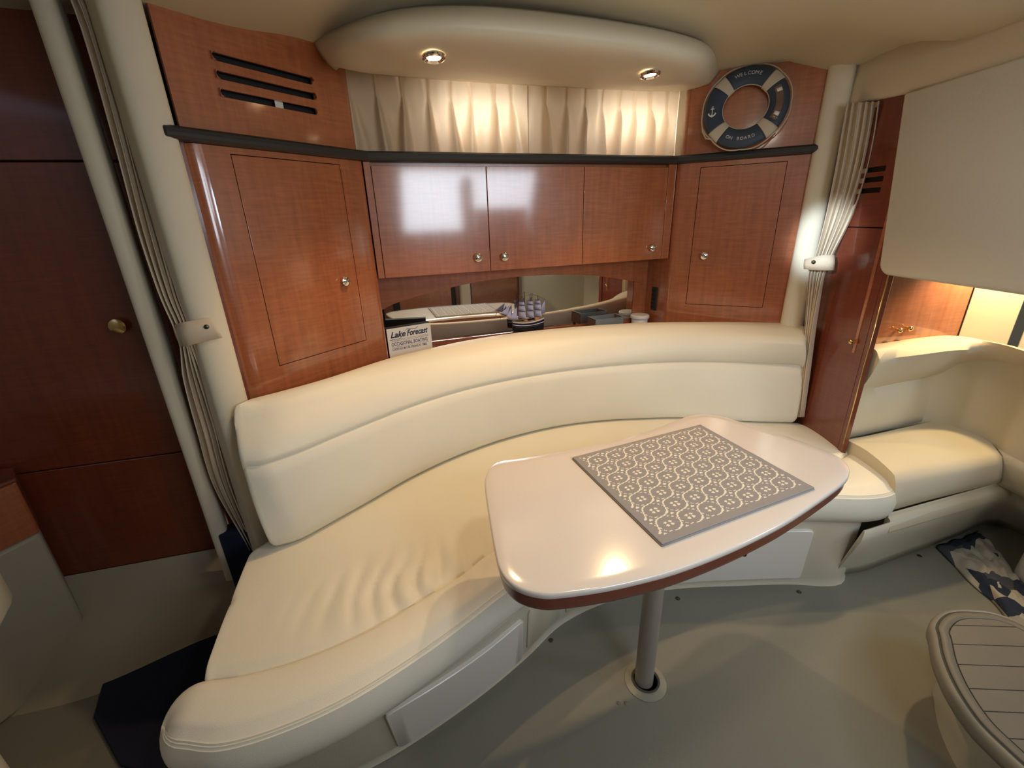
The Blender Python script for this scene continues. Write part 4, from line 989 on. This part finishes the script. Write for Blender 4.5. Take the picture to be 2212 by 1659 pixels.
for a in (45, 135, 225, 315): ringseg('band', D2(a - 9), D2(a + 9), M['ringwhite'], .0022, 6)
for a0 in (55, 145, 235): ringseg('segment', D2(a0 - 1), D2(a0 + 71), M['ringnavy'])
ringseg('segment', D2(-37), D2(37), M['ringnavy'])
# glossy brown strip and two white bars on the right segment
rows = []
for k in range(13):
    a = D2(-30 + 60 * k / 12); rows.append([rp_(a, RM - .012 + .030 * j / 4, .0132 + .0012 - .004 * (j / 4) ** 2) for j in range(5)])
o = grid('brown_strip', rows, M['ringstrip'], rb, thick=.0008); o['label'] = 'glossy brown strip on the right segment'
for a in (22, -20):
    rows = [[rp_(D2(a + d), RM - .006 + .018 * j / 3, .0152 - .003 * (j / 3) ** 2) for j in range(4)] for d in (-3.2, 3.2)]
    grid('white_bar', rows, M['stripe'], rb, thick=.0006)
# lettering along the ring
def ringtext(s, amid, step, rad, size, flip):
    n_ = len(s)
    for k, ch in enumerate(s):
        if ch == ' ': continue
        a = amid + (k - (n_ - 1) / 2) * step * (1 if flip else -1)
        er = (rx * math.cos(a) + ry * math.sin(a)); et = (-rx * math.sin(a) + ry * math.cos(a))
        xd, yd = (et, -er) if flip else (-et, er)
        textmesh('lettering', ch, size, rp_(a, rad, .0140) - yd * size * .35, xd, yd, M['ringtext'], rb, ext=.0006, align='CENTER')
ringtext('WELCOME', D2(91), D2(6.6), RM + .004, .0175, False)
ringtext('ON BOARD', D2(268), D2(6.4), RM + .004, .0165, True)
# anchor emblem on the left segment
ac = rp_(D2(184), RM + .003, .0142); ax_, ay_ = -ry * 0 + rx, ry
def flat(name, pts, m): 
    vs = [ac + ax_ * x + ay_ * y + rn * h for h in (0, .0012) for x, y in pts]; n_ = len(pts)
    return mesh(name, vs, [tuple(range(n_))[::-1], tuple(range(n_, 2 * n_))] + [(i, (i + 1) % n_, n_ + (i + 1) % n_, n_ + i) for i in range(n_)], m, rb, False)
anch = [(-.0016, .013), (.0016, .013), (.0016, -.013), (.006, -.012), (.0105, -.0075), (.0095, -.003), (.0148, -.007), (.0125, -.0125), (.006, -.0175), (0, -.0200), (-.006, -.0175), (-.0125, -.0125), (-.0148, -.007), (-.0095, -.003), (-.0105, -.0075), (-.006, -.012), (-.0016, -.013)]
flat('anchor_emblem', anch, M['stripe']); flat('anchor_stock', [(-.0065, .0085), (.0065, .0085), (.0065, .0115), (-.0065, .0115)], M['stripe'])
tube('anchor_ring', [ac + ax_ * .0030 * math.cos(2 * PI * k / 12) + ay_ * (.0168 + .0030 * math.sin(2 * PI * k / 12)) + rn * .0006 for k in range(12)], .0008, M['stripe'], rb, 5, True)
# rope looped round the rim
rpn = []
for k in range(96):
    a = 2 * PI * k / 96; d = abs(((math.degrees(a) - 45) % 90) - 45) / 45   # 0 midway, 1 at the bands
    q = min(((math.degrees(a) - b + 180) % 360 - 180 for b in (45, 135, 225, 315)), key=abs)
    rpn.append(rp_(a, RM + RT + .0045 + .004 * math.sin(PI * min(1, abs(q) / 45)), -.001 + .004 * math.cos(q * .1)))
tube('rope', rpn, .0026, M['rope'], rb, 7, True)
tube('rope', [rp_(D2(198), RM + RT + .008, .004), rp_(D2(208), RM + RT + .014, .006), rp_(D2(219), RM + RT + .016, .008), rp_(D2(226), RM + RT + .004, .010)], .0026, M['rope'], rb, 7)
tube('inner_cord', [rp_(2 * PI * k / 64, RM - RT + .001, .003) for k in range(64)], .0017, M['rope'], rb, 6, True)

# ================================================================= FORWARD BERTH
br = empty('v_berth', (1.6, 1.45, 0), 'cream vinyl berth seat with padded backrest seen past the forward door', 'berth')
bb = [Vector(p) for p in [(1.2619, 1.4981, 0.4550), (1.4026, 1.5351, 0.4550), (1.6264, 1.6019, 0.4550), (1.8402, 1.6664, 0.4550), (1.9258, 1.6832, 0.4550), (1.9651, 1.6338, 0.4550), (1.9865, 1.5456, 0.4550), (1.9862, 1.4477, 0.4550)]]
bm_ = [Vector(p) for p in [(1.2588, 1.4835, 0.6450), (1.4223, 1.5542, 0.6450), (1.6221, 1.6179, 0.6450), (1.7940, 1.6619, 0.6450), (1.8681, 1.6833, 0.6450), (1.9360, 1.6707, 0.6450), (1.9842, 1.6265, 0.6450), (2.0155, 1.5394, 0.6450)]]
bt_ = [Vector(p) for p in [(1.1966, 1.4037, 0.8000), (1.3277, 1.4474, 0.8000), (1.4721, 1.4815, 0.8000), (1.6022, 1.5133, 0.8000), (1.6661, 1.5179, 0.8000), (1.7082, 1.5010, 0.8000), (1.7284, 1.4412, 0.8000), (1.7392, 1.3510, 0.8000)]]
bc_ = [Vector(p) for p in [(1.2583, 1.4737, 0.8320), (1.3846, 1.5069, 0.8320), (1.5474, 1.5574, 0.8320), (1.6530, 1.5776, 0.8320), (1.6966, 1.5651, 0.8320), (1.7056, 1.5177, 0.8320), (1.7233, 1.4476, 0.8320), (1.7120, 1.3384, 0.8320)]]
CLX = lambda q: [Vector((max(p[0], 1.285), p[1], p[2])) for p in q]

def cut_x(o, x0):
    bm = bmesh.new(); bm.from_mesh(o.data)
    r = bmesh.ops.bisect_plane(bm, geom=bm.verts[:] + bm.edges[:] + bm.faces[:], plane_co=(x0, 0, 0), plane_no=(1, 0, 0), clear_inner=True)
    ed = [e for e in r['geom_cut'] if isinstance(e, bmesh.types.BMEdge)]
    if ed:
        f = bmesh.ops.contextual_create(bm, geom=ed)
        for q in f['faces']: q.smooth = False
    bmesh.ops.recalc_face_normals(bm, faces=bm.faces)
    bm.to_mesh(o.data); bm.free(); sharp(o.data, 60); return o
NB = 70; B0, B1, B2_, B3 = [resamp(cat(q + [q[-1] + Vector((.04, -.25, 0)), q[-1] + Vector((.06, -.55, 0))], 6), NB) for q in (bb, bm_, bt_, bc_)]
rows = []
for i in range(NB):
    a = B3[max(0, i - 1)]; b = B3[min(NB - 1, i + 1)]; n = Vector(((b - a).y, -(b - a).x, 0)).normalized(); bt, sm, tf, cr0 = B0[i], B1[i], B2_[i], B3[i]
    row = [Vector((cr0.x, cr0.y, .42)) - n * .06, cr0 - n * .06 - Vector((0, 0, .02)), cr0 - n * .03, cr0 + Vector((0, 0, .004)), cr0.lerp(tf, .5) + Vector((0, 0, .01)), tf]
    for k in range(1, 5): row.append(tf.lerp(sm, k / 5) + n * .008 * math.sin(PI * k / 5))
    row += [sm - n * .008]
    for k in range(1, 5): row.append(sm.lerp(bt, k / 5) + n * .008 * math.sin(PI * k / 5))
    row += [bt, bt - n * .03 - Vector((0, 0, .02))]
    rows.append(row)
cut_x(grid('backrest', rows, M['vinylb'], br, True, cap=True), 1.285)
def berth_cushion(name, back, front_top, front_mid, front_bot, zb, m):
    n_ = 30; A, F1, F2, F3 = [resamp(cat([Vector(p) for p in q], 6), n_) for q in (back, front_top, front_mid, front_bot)]
    rows = []
    for a, f1, f2, f3 in zip(A, F1, F2, F3):
        row = [Vector((a.x, a.y, zb)), a]
        for k in range(1, 8): row.append(a.lerp(f1, k / 8) + Vector((0, 0, .012 * math.sin(PI * k / 8))))
        row += [f1, f1.lerp(f2, .35) + (f2 - a).normalized() * .008 + Vector((0, 0, .006)), f2, f2.lerp(f3, .6) + (f2 - a).normalized() * .008, f3, Vector((f3.x, f3.y, zb)).lerp(Vector((a.x, a.y, zb)), .15)]
        rows.append(row)
    return cut_x(grid(name, rows, m, br, True, cap=True), 1.285)
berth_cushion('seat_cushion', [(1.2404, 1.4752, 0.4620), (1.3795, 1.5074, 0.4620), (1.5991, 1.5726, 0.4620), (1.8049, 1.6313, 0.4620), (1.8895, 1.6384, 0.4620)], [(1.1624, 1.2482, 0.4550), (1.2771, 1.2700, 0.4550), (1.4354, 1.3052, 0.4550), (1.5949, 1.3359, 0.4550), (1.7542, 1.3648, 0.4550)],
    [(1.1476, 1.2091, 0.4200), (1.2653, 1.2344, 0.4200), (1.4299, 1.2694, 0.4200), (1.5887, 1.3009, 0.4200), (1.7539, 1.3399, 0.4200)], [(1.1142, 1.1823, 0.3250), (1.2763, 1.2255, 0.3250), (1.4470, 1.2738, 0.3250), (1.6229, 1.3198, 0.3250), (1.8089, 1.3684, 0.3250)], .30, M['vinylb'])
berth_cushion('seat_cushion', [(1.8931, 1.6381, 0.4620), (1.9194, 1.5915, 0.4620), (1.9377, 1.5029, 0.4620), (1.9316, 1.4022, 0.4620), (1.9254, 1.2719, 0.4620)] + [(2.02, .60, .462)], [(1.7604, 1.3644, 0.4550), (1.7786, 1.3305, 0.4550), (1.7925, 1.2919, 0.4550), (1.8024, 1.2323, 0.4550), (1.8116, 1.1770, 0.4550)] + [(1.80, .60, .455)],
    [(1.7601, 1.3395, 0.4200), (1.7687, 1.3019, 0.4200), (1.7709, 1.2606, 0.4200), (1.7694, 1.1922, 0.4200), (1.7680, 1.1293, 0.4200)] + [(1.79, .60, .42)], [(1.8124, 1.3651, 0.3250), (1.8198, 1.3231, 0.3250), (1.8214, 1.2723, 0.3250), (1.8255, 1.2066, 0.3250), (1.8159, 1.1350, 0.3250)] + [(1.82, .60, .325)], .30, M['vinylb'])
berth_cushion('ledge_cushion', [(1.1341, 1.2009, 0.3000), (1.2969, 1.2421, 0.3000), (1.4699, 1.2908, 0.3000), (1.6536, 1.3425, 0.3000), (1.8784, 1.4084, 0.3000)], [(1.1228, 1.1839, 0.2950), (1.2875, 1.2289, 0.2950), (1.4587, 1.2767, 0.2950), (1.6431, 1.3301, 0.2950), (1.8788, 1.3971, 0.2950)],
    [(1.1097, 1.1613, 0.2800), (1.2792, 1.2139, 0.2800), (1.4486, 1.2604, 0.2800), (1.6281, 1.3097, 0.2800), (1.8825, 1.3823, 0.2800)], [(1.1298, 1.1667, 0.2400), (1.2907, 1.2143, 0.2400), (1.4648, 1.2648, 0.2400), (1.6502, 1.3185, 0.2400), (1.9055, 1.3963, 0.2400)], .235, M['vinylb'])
bq0 = [(0.9362, 1.1133, 0.2400), (1.0948, 1.1551, 0.2400), (1.2944, 1.2189, 0.2400), (1.4692, 1.2697, 0.2400), (1.6527, 1.3211, 0.2400), (1.9086, 1.3992, 0.2400), (1.8944, 1.2634, 0.2400), (1.8884, 1.0803, 0.2400)]
bq1 = [(1.0466, 1.2073, 0.0000), (1.2356, 1.2767, 0.0000), (1.3227, 1.2916, 0.0000), (1.5325, 1.3606, 0.0000), (1.8256, 1.4545, 0.0000), (2.0609, 1.5316, 0.0000), (2.1324, 1.3849, 0.0000), (2.1718, 1.2140, 0.0000)]
rows = [resamp([(*Vector(p)[:2], .285) for p in bq0], 40), resamp([Vector(p) for p in bq0], 40)]
b1_ = resamp(cat([Vector(p) for p in bq1], 6), 40); rows += [[a.lerp(b, k / 4) for a, b in zip(rows[1], b1_)] for k in (1, 2, 3, 4)]
bsn = cut_x(grid('base', rows, M['gel'], br, thick=.006), 1.165)
# berth wall panels above the backrest
W0, W1, W2_ = Vector((1.26, 1.512, 0)), Vector((1.7200, 1.6095, 0.8287)), Vector((1.81, 1.49, 0)); W1.z = 0
wp = struct('wall_berth', (1.5, 1.58, .82), 'mahogany and cream berth wall under the overhead locker')
def panel2(name, a, b, z0, z1, m, par, th=.012):
    t = (b - a).normalized(); n = Vector((t.y, -t.x, 0)); return obox(name, (a + b) / 2 - n * th / 2 + Vector((0, 0, (z0 + z1) / 2)), t * (b - a).length / 2, n * th / 2, (0, 0, (z1 - z0) / 2), m, par, .002)
E0 = Vector((1.26, 1.52, 0)); E1 = Vector((1.735, 1.627, 0)); E2 = Vector((1.835, 1.535, 0)); E3 = Vector((2.1, 1.30, 0))
pp = panel2('mahogany_panel', E0, E1, .80, 1.75, M['mah'], wp)
for q in ((1.4245, 1.5571, 0.8750), (1.4701, 1.5673, 0.8780)): knob(q, (.2, -1, 0), pp, 'brass', .010)
panel2('cream_panel', E1 + Vector((.002, -.002, 0)), E2, .78, 1.75, M['orangewall'], wp)
panel2('end_panel', E2 + Vector((.02, -.02, 0)), E3, .40, 1.75, M['gel'], wp)
bx = empty('berth_lamp', (1.70, 1.47, 1.22), 'small reading lamp shining on the berth wall, hidden behind the locker', 'lamp')
lathe('shade', [(.02, 0), (.03, .01), (.034, .05), (.030, .05), (.018, .012)], (1.70, 1.50, 1.24), (0, 0, -1), M['brass'], bx, 20)
spot('reading_light', (1.70, 1.50, 1.20), (1.74, 1.46, .6), 16, (1.0, .72, .36), 140, .5, .02)

# printed cloth dropped on the floor
ct_ = [Vector(p) for p in [(1.6944, 1.3921, 0.0000), (1.9550, 1.4827, 0.0000), (1.7917, 1.1260, 0.0000), (1.6010, 0.9581, 0.0000)]]
rows = []
for j in range(34):
    row = []
    for i in range(34):
        a, b = i / 33, j / 33; p = (ct_[0] * (1 - a) + ct_[1] * a) * (1 - b) + (ct_[3] * (1 - a) + ct_[2] * a) * b
        ed = min(a, 1 - a, b, 1 - b); n1 = noise.noise(Vector((a * 5, b * 5, 3))); n2 = noise.noise(Vector((a * 11, b * 11, 8)))
        p += Vector((.02 * noise.noise(Vector((a * 4, b * 4, 1))), .02 * noise.noise(Vector((a * 4, b * 4, 5))), 0))
        p.z = .004 + min(1, ed * 6) * (.022 + .030 * abs(n1) + .014 * n2); row.append(p)
    rows.append(row)
tag(grid('printed_cloth', rows, M['print'], None, thick=.003), 'crumpled navy and cream printed cloth on the floor at the right', 'cloth')
bn = empty('canister', Vector((1.7976, 1.1455, 0.0000)), 'pale rounded canister cut off by the right edge, beside the printed cloth', 'canister')
cn = Vector((1.8843, 1.2001, 0.0000))
lathe('body', [(.055, .001), (.062, .01), (.058, .12), (.05, .17), (.035, .185)], cn, (0, 0, 1), M['jar'], bn, 32)
lathe('lid', [(.036, .186), (.040, .19), (.040, .21), (.03, .218), (.0001, .22)], cn, (0, 0, 1), M['jar'], bn, 28)

# ---- rounded planked step tread at the lower right
SZ = .22
oo = [Vector(p) for p in [(1.1132, 0.8513, 0.2200), (1.1338, 0.8795, 0.2200), (1.1756, 0.9081, 0.2200), (1.2258, 0.9266, 0.2200), (1.2864, 0.9273, 0.2200), (1.3503, 0.9122, 0.2200), (1.3957, 0.8593, 0.2200), (1.3948, 0.7559, 0.2200), (1.3182, 0.6188, 0.2200), (1.0806, 0.4388, 0.2200), (1.0147, 0.4469, 0.2200), (1.0181, 0.5172, 0.2200), (1.0098, 0.5697, 0.2200), (1.0052, 0.6332, 0.2200), (1.0266, 0.7101, 0.2200), (1.0655, 0.7861, 0.2200)]]
oc2 = [Vector((p.x, p.y, 0)) for p in cat(oo, 5, True)]
sgn = 1 if sum((a.x * b.y - b.x * a.y) for a, b in zip(oc2, oc2[1:] + oc2[:1])) > 0 else -1
stp = empty('step_tread', (sum((p.x for p in oc2)) / len(oc2), sum((p.y for p in oc2)) / len(oc2), 0), 'low rounded planked step at the lower right corner', 'step')
slab('nosing', oc2, [(.06, .17), (.012, .17), (.002, .178), (.0, .19), (.0, .205), (.004, .214), (.010, .217), (.014, .214), (.03, .212)], M['treadr'], stp)
slab('plinth', oc2, [(.055, .0), (.055, .02), (.05, .17)], M['gel'], stp)
slab('groove', oc2, [(.010, .2125), (.012, .2148), (.019, .2148)], M['groove'], stp)
bd = [[p + Vector((0, 0, z)) for p in inset(oc2, sgn * d)] for d, z in ((.0185, .212), (.0185, .218), (.0195, .2192), (.038, .2192), (.039, .218), (.039, .212))]
grid('border', bd, M['treadt'], stp, True)
slab('inner_groove', oc2, [(.0385, .211), (.0385, .2155), (.05, .2155)], M['groove'], stp)
inn = [Vector((p.x, p.y)) for p in inset(oc2, sgn * .0412)]
def clip(poly, o_, n_):
    out = []
    for i in range(len(poly)):
        a, b = poly[i], poly[(i + 1) % len(poly)]; da, db = (a - o_).dot(n_), (b - o_).dot(n_)
        if da >= 0: out.append(a)
        if (da >= 0) != (db >= 0): out.append(a.lerp(b, da / (da - db)))
    return out
q0, q1 = Vector((1.1718, 0.8721, 0.2200)[:2]), Vector((1.2864, 0.8634, 0.2200)[:2]); pd = (q1 - q0).normalized(); pn = Vector((pd.y, -pd.x))
if pn.y > 0: pn = -pn
hs_ = [(Vector(q[:2]) - q0).dot(pn) for q in [(1.1742, 0.8721, 0.2200), (1.1253, 0.8165, 0.2200), (1.0895, 0.7616, 0.2200), (1.0580, 0.7025, 0.2200), (1.0427, 0.6516, 0.2200), (1.0380, 0.5959, 0.2200), (1.0387, 0.5563, 0.2200)]]
hs_ = [-.20] + hs_ + [hs_[-1] + .045 * k for k in range(1, 5)] + [hs_[-1] + .6]
for a, b in zip(hs_, hs_[1:]):
    pl = clip(clip(inn, q0 + pn * (a + .0010), pn), q0 + pn * (b - .0010), -pn)
    if len(pl) > 2:
        prism('plank', [(p.x, p.y) for p in pl], .2125, .2190, M['treadt'], stp, .0006, 1)

# ================================================================= OPPOSITE GALLEY (seen only in the mirror)
def gal(u, v, z): return L(u, v, z)
gc = empty('galley_unit', L(.1, 2.3, 0), 'low galley cabinet across the cabin, seen reflected in the mirror', 'cabinet')
ubox('carcass', -1.2, 1.0, 2.32, 2.55, 0, .86, M['mahshade'], gc, .004)
ubox('appliance_frame', -.42, .20, 2.305, 2.32, .40, .80, M['vent'], gc, .006)
ubox('appliance_door', -.36, .15, 2.298, 2.305, .42, .70, M['mah'], gc, .003)
ubox('post', .24, .35, 2.28, 2.34, 0, 1.7, M['pad'], gc, .02)
ubox('side_panel', .36, .86, 2.30, 2.32, .02, 1.4, M['mahh'], gc, .002)
ubox('worktop', -1.25, .22, 2.26, 2.55, .862, .89, M['gel'], gc, .006)
ubox('cream_locker', .88, 1.9, 2.20, 2.5, 0, 1.2, M['gel'], gc, .03)
